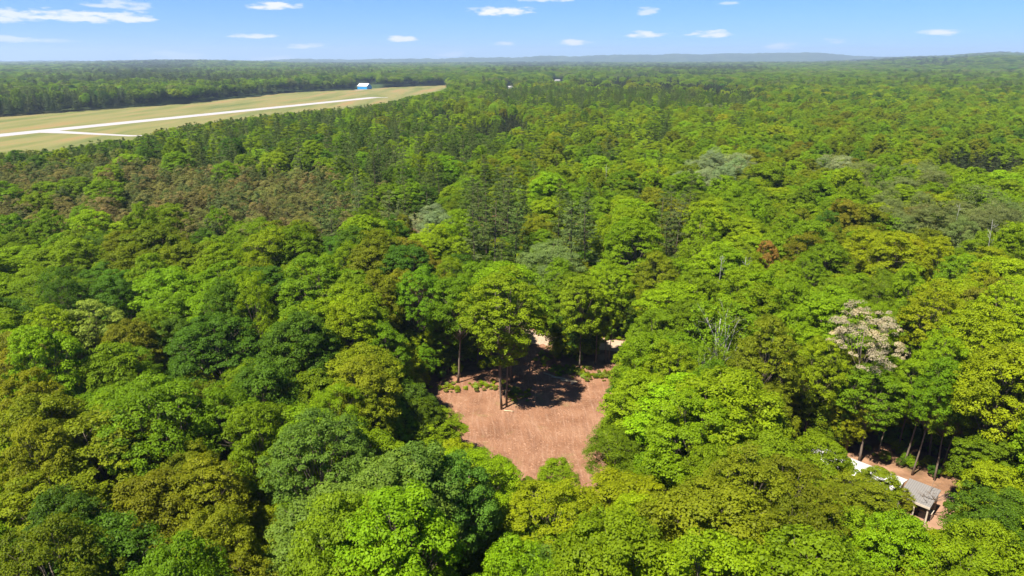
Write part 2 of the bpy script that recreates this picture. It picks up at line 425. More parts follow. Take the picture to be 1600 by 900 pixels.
def pine_crown(seed, R=4.2, h=21.0, base=5.0, whorls=15, leaf=.27, dens=1.0):
    """white pine: flat tiers of upturned tufts on long level branches"""
    global rs
    rs = np.random.RandomState(seed)
    pos = []; nrm = []; var = []; siz = []; B = []
    for i in range(whorls):
        f = i / (whorls - 1); z = base + (h - base) * f ** .95
        rr = R * (1 - f) ** .62 * rs.uniform(.72, 1.1) + .35
        if f < .15: rr *= .75
        nb = rs.randint(5, 8)
        z0_ = z
        for k in range(nb):
            th = rs.uniform(0, 2 * math.pi); L = rr * rs.uniform(.55, 1.12); z = z0_ + rs.uniform(-.25, .25)
            B.append((z, th, L))
            tone = rs.uniform()
            nt = max(2, int(L / .42))
            for j in range(nt):
                s = (j + 1) / nt
                if s < .25: continue
                wid = .16 + .42 * math.sin(min(1, s * 1.05) * math.pi * .85)
                bx = L * s; off = rs.normal(0, wid * .8)
                c = np.array([bx * math.cos(th) - off * math.sin(th), bx * math.sin(th) + off * math.cos(th), z + .10 * L * s * s + .18 - .05 * L + rs.normal(0, .1)])
                m = int(26 * dens)
                dd = unit(m); dd[:, 2] = np.abs(dd[:, 2]) * .8
                pos.append(c + dd * rs.uniform(.15, .46, (m, 1)) * np.array([1, 1, .55]))
                nrm.append(rs.normal(0, .5, (m, 3)) + np.array([0, 0, .75]) + dd * .4)
                v = np.empty((m, 2)); v[:, 0] = np.clip(.3 * tone + .55 * rs.uniform(size=m) + .15 * s, 0, 1); v[:, 1] = np.clip(tone * .6 + rs.normal(0, .2, m), 0, 1)
                var.append(v); siz.append(leaf * rs.uniform(.6, 1.3, m))
    pos = np.concatenate(pos); nrm = np.concatenate(nrm); var = np.concatenate(var); siz = np.concatenate(siz)
    return leaves_mesh('pine_crown', pos, nrm, siz, .42, var, M_needle), B

def spruce_crown(seed, R=2.5, h=17.0, base=3.0, tiers=20, leaf=.27, sparse=1.0, tuft=16, power=.85):
    global rs
    rs = np.random.RandomState(seed)
    pos = []; nrm = []; var = []; siz = []; B = []
    for i in range(tiers):
        f = i / (tiers - 1)
        rr = R * (1 - f) ** power + .12
        nb = int(5 + 4 * (1 - f))
        for k in range(nb):
            z = min(h, base + (h - base) * f + rs.uniform(-.5, .5) * (h - base) / tiers)
            if rs.uniform() > sparse: continue
            th = rs.uniform(0, 2 * math.pi); L = rr * rs.uniform(.7, 1.12); tone = rs.uniform()
            if k % 3 == 0: B.append((z, th, L))
            nt = max(2, int(L / .40))
            for j in range(nt):
                s = (j + 1) / nt
                bx = L * s; off = rs.normal(0, .22)
                c = np.array([bx * math.cos(th) - off * math.sin(th), bx * math.sin(th) + off * math.cos(th), z - .22 * bx + .12 * s * s * L])
                m = tuft
                dd = unit(m); dd[:, 2] = np.abs(dd[:, 2]) * .7
                pos.append(c + dd * rs.uniform(.1, .36, (m, 1)) * np.array([1, 1, .6]))
                o = np.array([math.cos(th), math.sin(th), .7]); nrm.append(rs.normal(0, .45, (m, 3)) + o * .8)
                v = np.empty((m, 2)); v[:, 0] = np.clip(.3 * tone + .6 * rs.uniform(size=m) + .1 * s, 0, 1); v[:, 1] = np.clip(tone * .6 + rs.normal(0, .2, m), 0, 1)
                var.append(v); siz.append(leaf * rs.uniform(.6, 1.3, m))
    pos = np.concatenate(pos); nrm = np.concatenate(nrm); var = np.concatenate(var); siz = np.concatenate(siz)
    return leaves_mesh('spruce_crown', pos, nrm, siz, .45, var, M_needle), B

def tube(V, Fc, pts, rads, seg=7):
    pts = [Vector(p) for p in pts]; base = len(V)
    for i, p in enumerate(pts):
        d = (pts[min(i + 1, len(pts) - 1)] - pts[max(i - 1, 0)]).normalized()
        a = d.orthogonal().normalized() if abs(d.z) < .9 else Vector((1, 0, 0)).cross(d).normalized()
        if abs(d.z) >= .9: a = d.cross(Vector((0, 1, 0))).normalized()
        b = d.cross(a)
        for k in range(seg):
            t = 2 * math.pi * k / seg; V.append(tuple(p + (a * math.cos(t) + b * math.sin(t)) * rads[i]))
    for i in range(len(pts) - 1):
        for k in range(seg):
            Fc.append((base + i * seg + k, base + i * seg + (k + 1) % seg, base + (i + 1) * seg + (k + 1) % seg, base + (i + 1) * seg + k))
    Fc.append(tuple(base + k for k in reversed(range(seg)))); Fc.append(tuple(base + (len(pts) - 1) * seg + k for k in range(seg)))
def mesh_from(name, V, Fc, mat):
    me = bpy.data.meshes.new(name); me.from_pydata(V, [], Fc); me.update(); me.materials.append(mat); me.shade_smooth(); return me

def broad_trunk(L, base, h, seed, mat, r0=.21, stems=1):
    r = random.Random(seed); V = []; Fc = []
    tops = []
    for s in range(stems):
        off = Vector((0, 0, 0)) if stems == 1 else Vector((math.cos(s * 2.2) * .55, math.sin(s * 2.2) * .35, 0))
        lean = Vector((r.uniform(-.5, .5), r.uniform(-.5, .5), 0)) + off * 1.6
        pts = []; n = 8; top = base + (h - base) * .72
        for i in range(n):
            f = i / (n - 1); pts.append(off + lean * f + Vector((r.uniform(-.08, .08), r.uniform(-.08, .08), -.3 + (top + .3) * f)))
        rad = [r0 * (1.35 if i == 0 else 1) * (1 - .72 * i / (n - 1)) for i in range(n)]
        tube(V, Fc, pts, rad, 8); tops.append(pts)
    for k, (c, lr) in enumerate(L[:-1]):
        pts = tops[k % len(tops)]
        c = Vector(c); zf = min(.92, max(.5, (c.z - 2.5) / (base + (h - base) * .72) * .8)); i = zf * (len(pts) - 1); a = pts[int(i)].lerp(pts[min(len(pts) - 1, int(i) + 1)], i % 1)
        mid = a.lerp(c, .5) + Vector((0, 0, -.08 * (c - a).length))
        tube(V, Fc, [a, mid, c], [r0 * .30, r0 * .2, r0 * .06], 5)
        for q in range(3):
            e = c + Vector((r.uniform(-1, 1), r.uniform(-1, 1), r.uniform(-.3, 1))) * lr * .9
            tube(V, Fc, [mid.lerp(c, .4 + .2 * q), e], [r0 * .13, r0 * .03], 4)
    return mesh_from('broadleaf_trunk', V, Fc, mat)
def conifer_trunk(B, h, mat, r0=.24, top=.97):
    V = []; Fc = []; n = 7
    tube(V, Fc, [(0, 0, -.3 + (h * top + .3) * i / (n - 1)) for i in range(n)], [r0 * (1 - .9 * i / (n - 1)) for i in range(n)], 7)
    for z, th, L in B[::3]:
        zz = min(z, h * top - .2)
        tube(V, Fc, [(0, 0, zz - .1), (L * .85 * math.cos(th), L * .85 * math.sin(th), zz + .05 * L)], [r0 * .18, r0 * .04], 4)
    return mesh_from('conifer_trunk', V, Fc, mat)

SPEC = {}     # species -> list of (crown mesh, trunk mesh)
HREF, RREF = {}, {}
def reg(name, items, h, R): SPEC[name] = items; HREF[name] = h; RREF[name] = R
it = []
for k in range(9):
    Rk = 5.1; base = [7, 6, 8, 6.5, 7.5, 6, 7, 5.5, 8][k]
    cm, L = broad_crown(100 + k, Rk, 20, base - 1, lobes=[36, 42, 30, 38, 46, 34, 40, 37, 32][k], clumps=[13, 11, 15, 13, 10, 14, 12, 13, 14][k], leaves=78, clump_r=[.66, .6, .74, .62, .55, .7, .62, .64, .68][k], leaf=[.215, .2, .23, .215, .19, .22, .205, .215, .23][k])
    it.append((cm, broad_trunk(L, base, 20, k, M_bark)))
reg('broadleaf', it, 20, 5.0)
it = []
for k in range(2):      # small even leaves, soft outline
    cm, L = broad_crown(200 + k, 5.0, 20, 5.0, lobes=30, clumps=14, leaves=75, clump_r=.7, leaf=.17)
    it.append((cm, broad_trunk(L, 5.0, 20, 30 + k, M_bark, .2)))
reg('fineleaf', it, 20, 5.0)
it = []
for k in range(2):      # thin open crowns on pale stems
    cm, L = broad_crown(300 + k, 5.0, 20, 7.0, lobes=17, clumps=8, leaves=30, clump_r=.75, leaf=.26)
    it.append((cm, broad_trunk(L, 7.0, 20, 40 + k, M_palebark, .21, 2)))
reg('birch', it, 20, 5.0)
it = []
for k in range(4):
    cm, B = pine_crown(400 + k, 4.4, 21, [5, 6, 4, 5][k], whorls=[15, 13, 17, 14][k])
    it.append((cm, conifer_trunk(B, 21, M_pinebark)))
reg('pine', it, 21, 4.4)
it = []
for k in range(3):
    cm, B = spruce_crown(500 + k, [2.6, 2.3, 2.9][k], 17, [2.5, 4, 2][k])
    it.append((cm, conifer_trunk(B, 17, M_pinebark, .18)))
reg('spruce', it, 17, 2.6)
it = []
for k in range(3):      # thin, part bare plantation conifers
    cm, L = broad_crown(600 + k, 2.6, 16, 3.5, lobes=24, clumps=8, leaves=42, clump_r=.42, leaf=.17)
    it.append((cm, broad_trunk(L, 3.5, 16, 60 + k, M_pinebark, .13)))
reg('larch', it, 16, 2.5)
lone_crown, lone_L = broad_crown(777, 5.4, 22, 1.6, lobes=44, clumps=12, leaves=78, clump_r=.6, leaf=.21, taper=.62)
lone_trunk = broad_trunk(lone_L, 9.0, 22, 77, M_bark, .13, 3)
edge_crown, edge_L = broad_crown(779, 4.6, 19, 1.8, lobes=40, clumps=12, leaves=76, clump_r=.62, leaf=.21, taper=.3)
edge_trunk = broad_trunk(edge_L, 5, 19, 79, M_bark, .17)
EDGE = (edge_crown, edge_trunk)
flower_crown, flower_L = broad_crown(778, 5.0, 20, 10.5, lobes=15, clumps=12, leaves=70, clump_r=.6, leaf=.18)
flower_trunk = broad_trunk(flower_L, 10.5, 20, 78, M_bark, .2)

# ------------------------------------------------------------------ palette and zones (what grows where)
PAL = {'bright-green': (.165, .250, .004), 'yellow-green': (.215, .275, .004), 'mid-green': (.132, .215, .005), 'dark-green': (.070, .140, .008),
       'olive': (.150, .180, .006), 'rusty-green': (.165, .172, .010), 'blue-green': (.110, .185, .020), 'pale-green': (.22, .29, .04),
       'silver-green': (.20, .25, .11), 'cream': (.33, .315, .22), 'golden': (.245, .285, .004), 'red-brown': (.24, .15, .03), 'grey-green': (.145, .185, .05)}
CPAL = {'dark-green': (.070, .108, .017), 'brown-green': (.155, .158, .045), 'grey-green': (.095, .13, .035), 'blackish': (.036, .048, .015), 'tawny': (.18, .16, .055)}
# (cx, cy, rx, ry, species, colour) in photograph pixels of the crown
ZONES = [
    (230, 306, 400, 64, 'larchmix', 'brown'), (40, 304, 230, 58, 'larchmix', 'brown'), (440, 306, 130, 54, 'larchmix', 'brown'),
    (775, 195, 62, 22, 'plantation', 'blackish'), (700, 187, 50, 12, 'plantation', 'blackish'), (990, 131, 105, 15, 'plantation', 'blackish'), (1090, 140, 90, 12, 'plantation', 'blackish'),
    (1150, 150, 40, 14, 'plantation', 'dark'), (1535, 258, 105, 20, 'plantation', 'blackish'), (1050, 116, 120, 4, 'plantation', 'dark'),
    (500, 222, 250, 26, 'pinemix', 'dark'), (250, 232, 220, 20, 'pinemix', 'dark'), (560, 262, 150, 34, 'pinemix', 'dark'), (120, 246, 160, 14, 'pinemix', 'dark'), (740, 240, 110, 26, 'pinemix', 'dark'), (620, 300, 90, 30, 'pinemix', 'dark'), (980, 160, 230, 18, 'pinemix', 'dark'), (830, 148, 70, 9, 'pinemix', 'dark'),
    (1120, 272, 75, 22, 'broad', 'silver-green'), (1293, 264, 26, 11, 'broad', 'silver-green'), (1395, 288, 70, 32, 'broad', 'grey-green'), (1412, 266, 22, 9, 'broad', 'silver-green'),
    (1060, 168, 38, 7, 'broad', 'silver-green'), (1115, 168, 18, 6, 'broad', 'silver-green'),
    (1500, 350, 55, 40, 'birchy', 'grey-green'), (1130, 505, 62, 35, 'birchy', 'mid-green'), (1415, 335, 40, 35, 'broad', 'grey-green'), (1580, 355, 40, 30, 'broad', 'grey-green'),
    (1385, 402, 75, 34, 'broad', 'golden'), (1197, 408, 16, 16, 'broad', 'red-brown'), (1500, 430, 100, 40, 'broad', 'yellow-green'),
    (775, 350, 62, 50, 'pine', 'dark'), (898, 365, 30, 45, 'pine', 'dark'), (1045, 372, 35, 40, 'pine', 'dark'), (515, 330, 32, 36, 'pine', 'dark'), (577, 262, 26, 26, 'pine', 'dark'),
    (640, 235, 40, 26, 'pine', 'dark'), (480, 235, 60, 30, 'pinemix', 'dark'), (720, 225, 70, 22, 'pinemix', 'dark'), (640, 360, 22, 18, 'broad', 'red-brown'),
    (665, 340, 30, 28, 'broad', 'silver-green'), (850, 380, 45, 25, 'broad', 'grey-green'), (980, 380, 48, 40, 'broad', 'bright-green'),
    (150, 515, 45, 32, 'broad', 'pale-green'), (345, 545, 105, 62, 'broad', 'dark-green'), (380, 610, 70, 30, 'broad', 'dark-green'), (110, 440, 60, 28, 'broad', 'dark-green'),
    (250, 395, 80, 34, 'broad', 'olive'), (360, 420, 60, 26, 'broad', 'olive'), (40, 590, 60, 50, 'broad', 'rusty-green'), (580, 590, 60, 50, 'broad', 'olive'), (590, 440, 45, 40, 'broad', 'olive'),
    (280, 480, 110, 45, 'broad', 'mid-green'), (545, 545, 75, 80, 'broad', 'bright-green'), (480, 480, 60, 35, 'broad', 'mid-green'), (690, 480, 90, 70, 'broad', 'mid-green'),
    (470, 735, 95, 75, 'broad', 'blue-green'), (600, 790, 130, 80, 'broad', 'blue-green'), (760, 830, 110, 70, 'broad', 'blue-green'), (680, 730, 55, 40, 'broad', 'mid-green'), (1010, 810, 100, 50, 'broad', 'mid-green'),
    (110, 700, 120, 80, 'broad', 'olive'), (330, 740, 105, 90, 'broad', 'olive'), (230, 650, 90, 40, 'broad', 'mid-green'), (120, 820, 110, 70, 'broad', 'dark-green'), (370, 860, 90, 50, 'broad', 'mid-green'),
    (1190, 790, 160, 75, 'broad', 'olive'), (1360, 790, 80, 60, 'broad', 'olive'), (1400, 870, 140, 50, 'broad', 'bright-green'), (1560, 830, 70, 60, 'broad', 'dark-green'),
    (1250, 570, 95, 65, 'broad', 'olive'), (1030, 590, 80, 65, 'broad', 'bright-green'), (1130, 600, 80, 40, 'broad', 'mid-green'), (1160, 680, 90, 55, 'broad', 'mid-green'), (1270, 650, 50, 40, 'broad', 'mid-green'),
    (1430, 600, 90, 80, 'broad', 'bright-green'), (1560, 560, 80, 90, 'broad', 'yellow-green'), (1050, 500, 100, 50, 'broad', 'mid-green'), (1010, 480, 60, 50, 'broad', 'olive'), (1250, 450, 140, 50, 'broad', 'bright-green'),
    (1100, 400, 60, 40, 'broad', 'bright-green'), (930, 440, 140, 45, 'broad', 'bright-green'),
]
def vnoise(x, y, s, seed=0):
    """cheap smooth value noise in 0..1"""
    x = x / s + seed * 17.3; y = y / s - seed * 9.1
    xi, yi = math.floor(x), math.floor(y); fx, fy = x - xi, y - yi
    fx = fx * fx * (3 - 2 * fx); fy = fy * fy * (3 - 2 * fy)
    def h(i, j):
        v = math.sin(i * 127.1 + j * 311.7 + seed * 74.7) * 43758.5453; return v - math.floor(v)
    a = h(xi, yi) * (1 - fx) + h(xi + 1, yi) * fx; b = h(xi, yi + 1) * (1 - fx) + h(xi + 1, yi + 1) * fx
    return a * (1 - fy) + b * fy
def choose(x, y, px, py, d):
    """species, colour name, size factors"""
    r = rnd.random()
    for cx, cy, rx, ry, sp, c in ZONES:
        q = ((px - cx) / rx) ** 2 + ((py - cy) / ry) ** 2
        if q < 1 and (q < .7 or r < .6):
            if sp == 'larchmix':
                k = rnd.random()
                if k < .82: return 'larch', rnd.choice(['brown-green', 'brown-green', 'tawny', 'grey-green'])
                if k < .88: return 'spruce', 'grey-green'
                if k < .94: return 'broadleaf', 'mid-green'
                return 'larch', 'grey-green'
            if sp == 'plantation' and rnd.random() < .12: break
            if sp == 'plantation': return 'spruce', ('blackish' if c == 'blackish' or rnd.random() < .3 else 'dark-green')
            if sp == 'pine': return 'pine', rnd.choice(['dark-green', 'dark-green', 'grey-green'])
            if sp == 'pinemix':
                if rnd.random() < .62: return rnd.choice(['pine', 'pine', 'spruce']), rnd.choice(['dark-green', 'dark-green', 'grey-green'])
                return 'broadleaf', rnd.choice(['mid-green', 'dark-green', 'bright-green'])
            if sp == 'birchy': return ('birch' if rnd.random() < .6 else 'fineleaf'), c
            if rnd.random() < .16: break
            return ('fineleaf' if c in ('silver-green', 'grey-green') else 'broadleaf'), c
    n1 = vnoise(x, y, 90, 1); n2 = vnoise(x, y, 30, 2); n3 = vnoise(x, y, 420, 3)
    if d > 620:     # the wide forest
        conifer = (.30 + .9 * (n3 - .5) + .8 * (n1 - .5)) if px < 760 or d > 1500 else .12 + .5 * (n1 - .5) + (.25 if d > 1000 else 0)
        if d > 1300: conifer += 1.6 * (vnoise(px, py * 9, 150, 5) - .5)
        if rnd.random() < conifer: return rnd.choice(['spruce', 'spruce', 'pine']), rnd.choice(['dark-green', 'dark-green', 'blackish', 'grey-green'])
        k = rnd.random()
        if px < 760 or d > 1050: return 'broadleaf', ('mid-green' if k < .5 else 'dark-green' if k < .7 else 'grey-green' if k < .82 else 'bright-green')
        return 'broadleaf', ('yellow-green' if k < .16 else 'bright-green' if k < .5 else 'mid-green' if k < .75 else 'olive' if k < .84 else 'dark-green')
    if px < 640 and py < 345 and d > 130:
        if rnd.random() < .5 + .8 * (n1 - .5): return rnd.choice(['pine', 'pine', 'spruce', 'larch']), rnd.choice(['dark-green', 'dark-green', 'grey-green'])
        k = rnd.random(); return 'broadleaf', ('mid-green' if k < .45 else 'bright-green' if k < .75 else 'dark-green' if k < .9 else 'olive')
    if px < 1050 and py < 330 and rnd.random() < .2 + .5 * (n1 - .5): return rnd.choice(['pine', 'spruce']), 'dark-green'
    if px >= 1050 and py < 380 and rnd.random() < .035: return rnd.choice(['pine', 'spruce']), 'dark-green'
    k = .55 * n2 + .45 * rnd.random()
    if px > 700:
        c = ('yellow-green' if k < .26 else 'bright-green' if k < .58 else 'mid-green' if k < .72 else 'olive' if k < .86 else 'dark-green' if k < .93 else 'grey-green')
        if rnd.random() < .012: c = 'rusty-green'
    else:
        c = ('olive' if k < .28 else 'mid-green' if k < .48 else 'bright-green' if k < .68 else 'dark-green' if k < .82 else 'rusty-green' if k < .87 else 'yellow-green')
    return ('fineleaf' if rnd.random() < .10 else 'broadleaf'), c

# what must stay visible from the photograph's side of the forest (openings in the canopy)
FLOOR = [(1340, 694), (1460, 702), (1512, 762), (1460, 756), (1360, 720)]
OPEN = [
    [(693, 620), (740, 606), (775, 592), (805, 566), (838, 550), (868, 582), (900, 592), (948, 588), (945, 612), (925, 640), (922, 668), (908, 690), (912, 715), (935, 745), (936, 766), (928, 770), (900, 742), (882, 722), (850, 728), (838, 742), (822, 742), (795, 715), (770, 690), (735, 688), (728, 650)],
    [(826, 522), (856, 518), (862, 555), (830, 558)], [(948, 536), (980, 532), (985, 545), (950, 552)], [(748, 503), (768, 503), (768, 520), (748, 520)],
    [(1300, 708), (1340, 720), (1352, 732), (1340, 737), (1304, 726)], [(1390, 742), (1468, 766), (1495, 775), (1508, 800), (1476, 828), (1430, 812), (1402, 785)],
    FLOOR,
    FAR_E[:] + list(reversed(NEAR_V)), [(556, 126), (588, 126), (588, 142), (556, 142)], [(864, 121), (881, 121), (881, 126.6), (864, 126.6)], [(791, 133.5), (802, 133.5), (802, 138), (791, 138)],
]
BLOCK_W = [CLEAR_W, YARD_W, TRACK_W, FIELD_W]
for hx_, hy_ in ((872, 128), (797, 139)):      # garden plots of the two far houses
    q_ = G(hx_, hy_); BLOCK_W.append([(q_.x - 16, q_.y - 60), (q_.x + 16, q_.y - 60), (q_.x + 16, q_.y + 24), (q_.x - 16, q_.y + 24)])
TRACK_GAPS = TRACK_W
def near_poly(px, py): return True
KEEP = []
LIT = [(712, 622), (775, 606), (800, 630), (840, 652), (880, 662), (935, 632), (915, 700), (840, 730), (780, 690)]
SHX, SHY = -math.sin(SUN_AZ) / math.tan(SUN_EL), -math.cos(SUN_AZ) / math.tan(SUN_EL)
def crown_hits(x, y, h, R, base_f=.35, z0=0.0):
    """does this crown cover one of the openings?"""
    pts = []
    for zf, rf in ((base_f + .05, .75), (.55, .92), (.75, .9), (.92, .55), (1.0, .0)):
        for k in range(8 if rf else 1):
            a = k * math.pi / 4
            pts.append(proj(x + R * rf * math.cos(a), y + R * rf * math.sin(a), z0 + h * zf))
    if y < 130 and h > 3:
        for zf in (.5, .75, .95):
            for k in range(4):
                q = proj(x + SHX * h * zf + .8 * R * math.cos(k * 1.57), y + SHY * h * zf + .8 * R * math.sin(k * 1.57), 0)
                if inpoly(q, LIT): return True
    xs = [p[0] for p in pts]; ys = [p[1] for p in pts]
    dd_ = math.hypot(x, y)
    for (kx, ky, kr, kd) in KEEP:
        if dd_ < kd and abs(x) < 400:
            for p in pts:
                if (p[0] - kx) ** 2 + (p[1] - ky) ** 2 < kr * kr: return True
    for poly in OPEN:
        if max(xs) < min(p[0] for p in poly) or min(xs) > max(p[0] for p in poly): continue
        if max(ys) < min(p[1] for p in poly) or min(ys) > max(p[1] for p in poly): continue
        for p in pts:
            if inpoly(p, poly): return True
    return False

# ------------------------------------------------------------------ placing trees
TREES = []   # dicts: species, colour, x, y, z, h, R, px, py, variant, label
def add_tree(sp, c, x, y, h, R, label=None, variant=None, z=0.0, mesh=None):
    px, py = proj(x, y, z + h * .8)
    TREES.append(dict(sp=sp, c=c, x=x, y=y, z=z, h=h, R=R, px=px, py=py, v=variant, label=label, mesh=mesh, d=math.hypot(x, y)))
def man(cx, cy, h, R, sp, c, label, variant=None, mesh=None):
    p = G(cx, cy, h * .78)
    add_tree(sp, c, p.x, p.y, h, R, label, variant, mesh=mesh)
# the singled-out trees of the photograph
LB = G(786, 637)
add_tree('broadleaf', 'bright-green', LB.x, LB.y, 21.5, 5.7, 'tall slender green tree standing alone in the bare dirt clearing', mesh=(lone_crown, lone_trunk))
man(668, 664, 8.5, 4.7, 'broadleaf', 'bright-green', 'round bright maple at the lower left rim of the dirt clearing', 1)
man(965, 702, 11, 3.9, 'fineleaf', 'mid-green', 'soft rounded willow-like tree at the lower right rim of the dirt clearing', 0)
man(862, 792, 15, 4.5, 'broadleaf', 'yellow-green', 'broad yellow-green tree just below the tip of the dirt clearing', 4)
man(872, 742, 8.5, 2.3, 'broadleaf', 'bright-green', 'small green tree poking up at the bottom of the dirt clearing', 2)
man(1352, 536, 21, 4.5, 'broadleaf', 'cream', 'pale cream blossoming tree above the white cabin', mesh=(flower_crown, flower_trunk))
man(1395, 398, 21, 5.6, 'broadleaf', 'golden', 'golden yellow tree, brightest crown in the right half', 0)
man(1345, 388, 20, 4.6, 'broadleaf', 'golden', 'smaller golden tree left of the brightest golden crown', 5)
man(1197, 405, 18, 2.6, 'broadleaf', 'red-brown', 'reddish brown crown among the green trees right of centre', 3)
man(640, 358, 18, 2.3, 'broadleaf', 'rusty-green', 'small rusty brown crown left of the group of dark pines', 3)
man(150, 512, 19, 4.6, 'broadleaf', 'pale-green', 'pale lime tree, lightest crown in the left half', 6)
man(340, 535, 20, 6.2, 'broadleaf', 'dark-green', 'big deep green crown in the left half, largest of its colour', 1)
man(1128, 505, 20, 5.0, 'birch', 'mid-green', 'airy birch with white stems right of the sand track', 0)
man(770, 345, 25, 5.6, 'pine', 'dark-green', 'tallest dark pine with level tiers behind the clearing', 0)
man(803, 352, 22, 4.6, 'pine', 'dark-green', 'dark tiered pine touching the right side of the tallest pine', 1)
man(742, 356, 22, 4.4, 'pine', 'grey-green', 'dark tiered pine touching the left side of the tallest pine', 2)
man(897, 358, 24, 4.6, 'pine', 'grey-green', 'single tiered pine between the pine group and a bright maple', 3)
man(1048, 372, 22, 4.4, 'pine', 'dark-green', 'dark pine on the right of the bright maple behind the clearing', 1)
man(980, 378, 22, 6.0, 'broadleaf', 'bright-green', 'wide bright maple between two dark pines behind the clearing', 7)
man(800, 455, 21, 6.4, 'broadleaf', 'bright-green', 'broad bright crown rising directly behind the lone clearing tree', 0)
KEEPIDX = list(range(1, len(TREES)))
# trees behind the clearing and beside the track (bases given)
def based(bx, by, h, R, sp, c, label, variant=None, mesh=None):
    p = G(bx, by); add_tree(sp, c, p.x, p.y, h, R, label, variant, mesh=mesh)
based(905, 578, 19.5, 4.6, 'broadleaf', 'mid-green', 'leafy tree at the back rim of the clearing beside the logs', mesh=EDGE)
based(870, 545, 20, 3.6, 'broadleaf', 'mid-green', 'slim tree right of the sandy gap behind the clearing', mesh=EDGE)
based(930, 570, 17, 3.6, 'broadleaf', 'bright-green', 'bright tree between the logs and the pale sand patch', mesh=EDGE)
based(888, 556, 18, 3.6, 'broadleaf', 'mid-green', 'tree just behind the leafy tree beside the logs', mesh=EDGE)
based(770, 560, 18, 3.4, 'broadleaf', 'mid-green', 'tree filling the gap behind the lone clearing tree', mesh=EDGE)
based(700, 585, 15, 3.8, 'broadleaf', 'mid-green', 'leafy lower tree at the back left rim of the clearing', mesh=EDGE)
based(948, 565, 18, 3.5, 'broadleaf', 'bright-green', 'green tree left of the pale sand patch behind the clearing', mesh=EDGE)
based(716, 598, 19, 4.4, 'broadleaf', 'mid-green', 'tall tree at the back left rim of the clearing', 2)
based(652, 590, 20, 4.6, 'broadleaf', 'mid-green', 'tall tree behind the left corner of the clearing', 4)
based(745, 572, 20, 3.9, 'broadleaf', 'mid-green', 'tall tree behind the lone clearing tree, left side', 5)
based(1010, 548, 19, 4.3, 'broadleaf', 'olive', 'olive tree right of the pale sand patch', 0)
# tall bare-stemmed trees behind the cabin
for bx, by, h, R, c, lab in [(1343, 722, 14.5, 3.6, 'mid-green', 'tall tree with a bare brown trunk behind the middle of the white cabin'),
                             (1412, 728, 17, 3.4, 'bright-green', 'slim bright tree behind the joint of cabin and open shed'),
                             (1385, 690, 13, 3.4, 'bright-green', 'bright tree two rows behind the white cabin'),
                             (1518, 783, 21, 4.6, 'yellow-green', 'tall straight tree at the right end of the sandy yard'),
                             (1545, 765, 20, 4.2, 'olive', 'tall tree behind the straight tree at the yard end'),
                             (1452, 722, 19, 3.8, 'bright-green', 'slim bright tree behind the grey open shed'),
                             (1300, 688, 14, 3.6, 'olive', 'olive tree behind the left end of the white cabin'),
                             (1485, 690, 21, 4.6, 'yellow-green', 'yellow-green tree in the row behind the open shed'),
                             (1425, 742, 17.5, 3.4, 'bright-green', 'tall slender tree close behind the joint of cabin and shed'),
                             (1460, 750, 16.5, 3.0, 'mid-green', 'slender tree at the back corner of the open shed'),
                             (1402, 706, 13.5, 3.0, 'mid-green', 'middling tree deep behind the white cabin'),
                             (1372, 706, 12, 2.2, 'mid-green', 'thin young tree between the trunks behind the white cabin'),
                             (1436, 708, 13, 2.4, 'yellow-green', 'thin pole-like tree behind the slim trees of the yard'),
                             (1470, 735, 14, 2.6, 'mid-green', 'thin dark-trunked tree close behind the open shed'),
                             (1498, 742, 15, 2.6, 'bright-green', 'thin leaning tree between the open shed and the straight tree'),
                             (1590, 740, 20, 4.6, 'mid-green', 'green tree at the right picture edge behind the yard')]:
    based(bx, by, h, R, 'broadleaf', c, lab)
# rows around the cabin and the yard on the near side
man(1240, 770, 17, 5.0, 'broadleaf', 'olive', 'wide olive crown in front of the left half of the white cabin', 4)
man(1338, 782, 11.0, 4.2, 'broadleaf', 'olive', 'olive crown directly in front of the white cabin', 1)
man(1268, 716, 12, 3.6, 'broadleaf', 'bright-green', 'bright bushy tree over the left end of the white cabin', 2)
man(1376, 752, 8.5, 2.4, 'broadleaf', 'olive', 'narrow olive tree hiding the middle of the white cabin', 3)
man(1412, 782, 5.5, 1.6, 'broadleaf', 'olive', 'small olive sapling in front of the white end wall', 6)
man(1570, 820, 15, 4.8, 'broadleaf', 'dark-green', 'deep green round crown at the right below the sandy yard', 1)

FIX = list(TREES)
for i_ in KEEPIDX:
    t_ = TREES[i_]; KEEP.append((t_['px'], t_['py'] - 2, .78 * t_['R'] * F / math.hypot(t_['d'], CAMZ - t_['h']), t_['d'] - 2))
def too_close(x, y, R, lst, k=.72):
    for t in lst:
        if abs(t['x'] - x) < 12 and abs(t['y'] - y) < 12 and math.hypot(t['x'] - x, t['y'] - y) < (t['R'] + R) * k: return True
    return False
def in_blocks(x, y):
    for b in BLOCK_W:
        if inpoly((x, y), b): return True
    return False

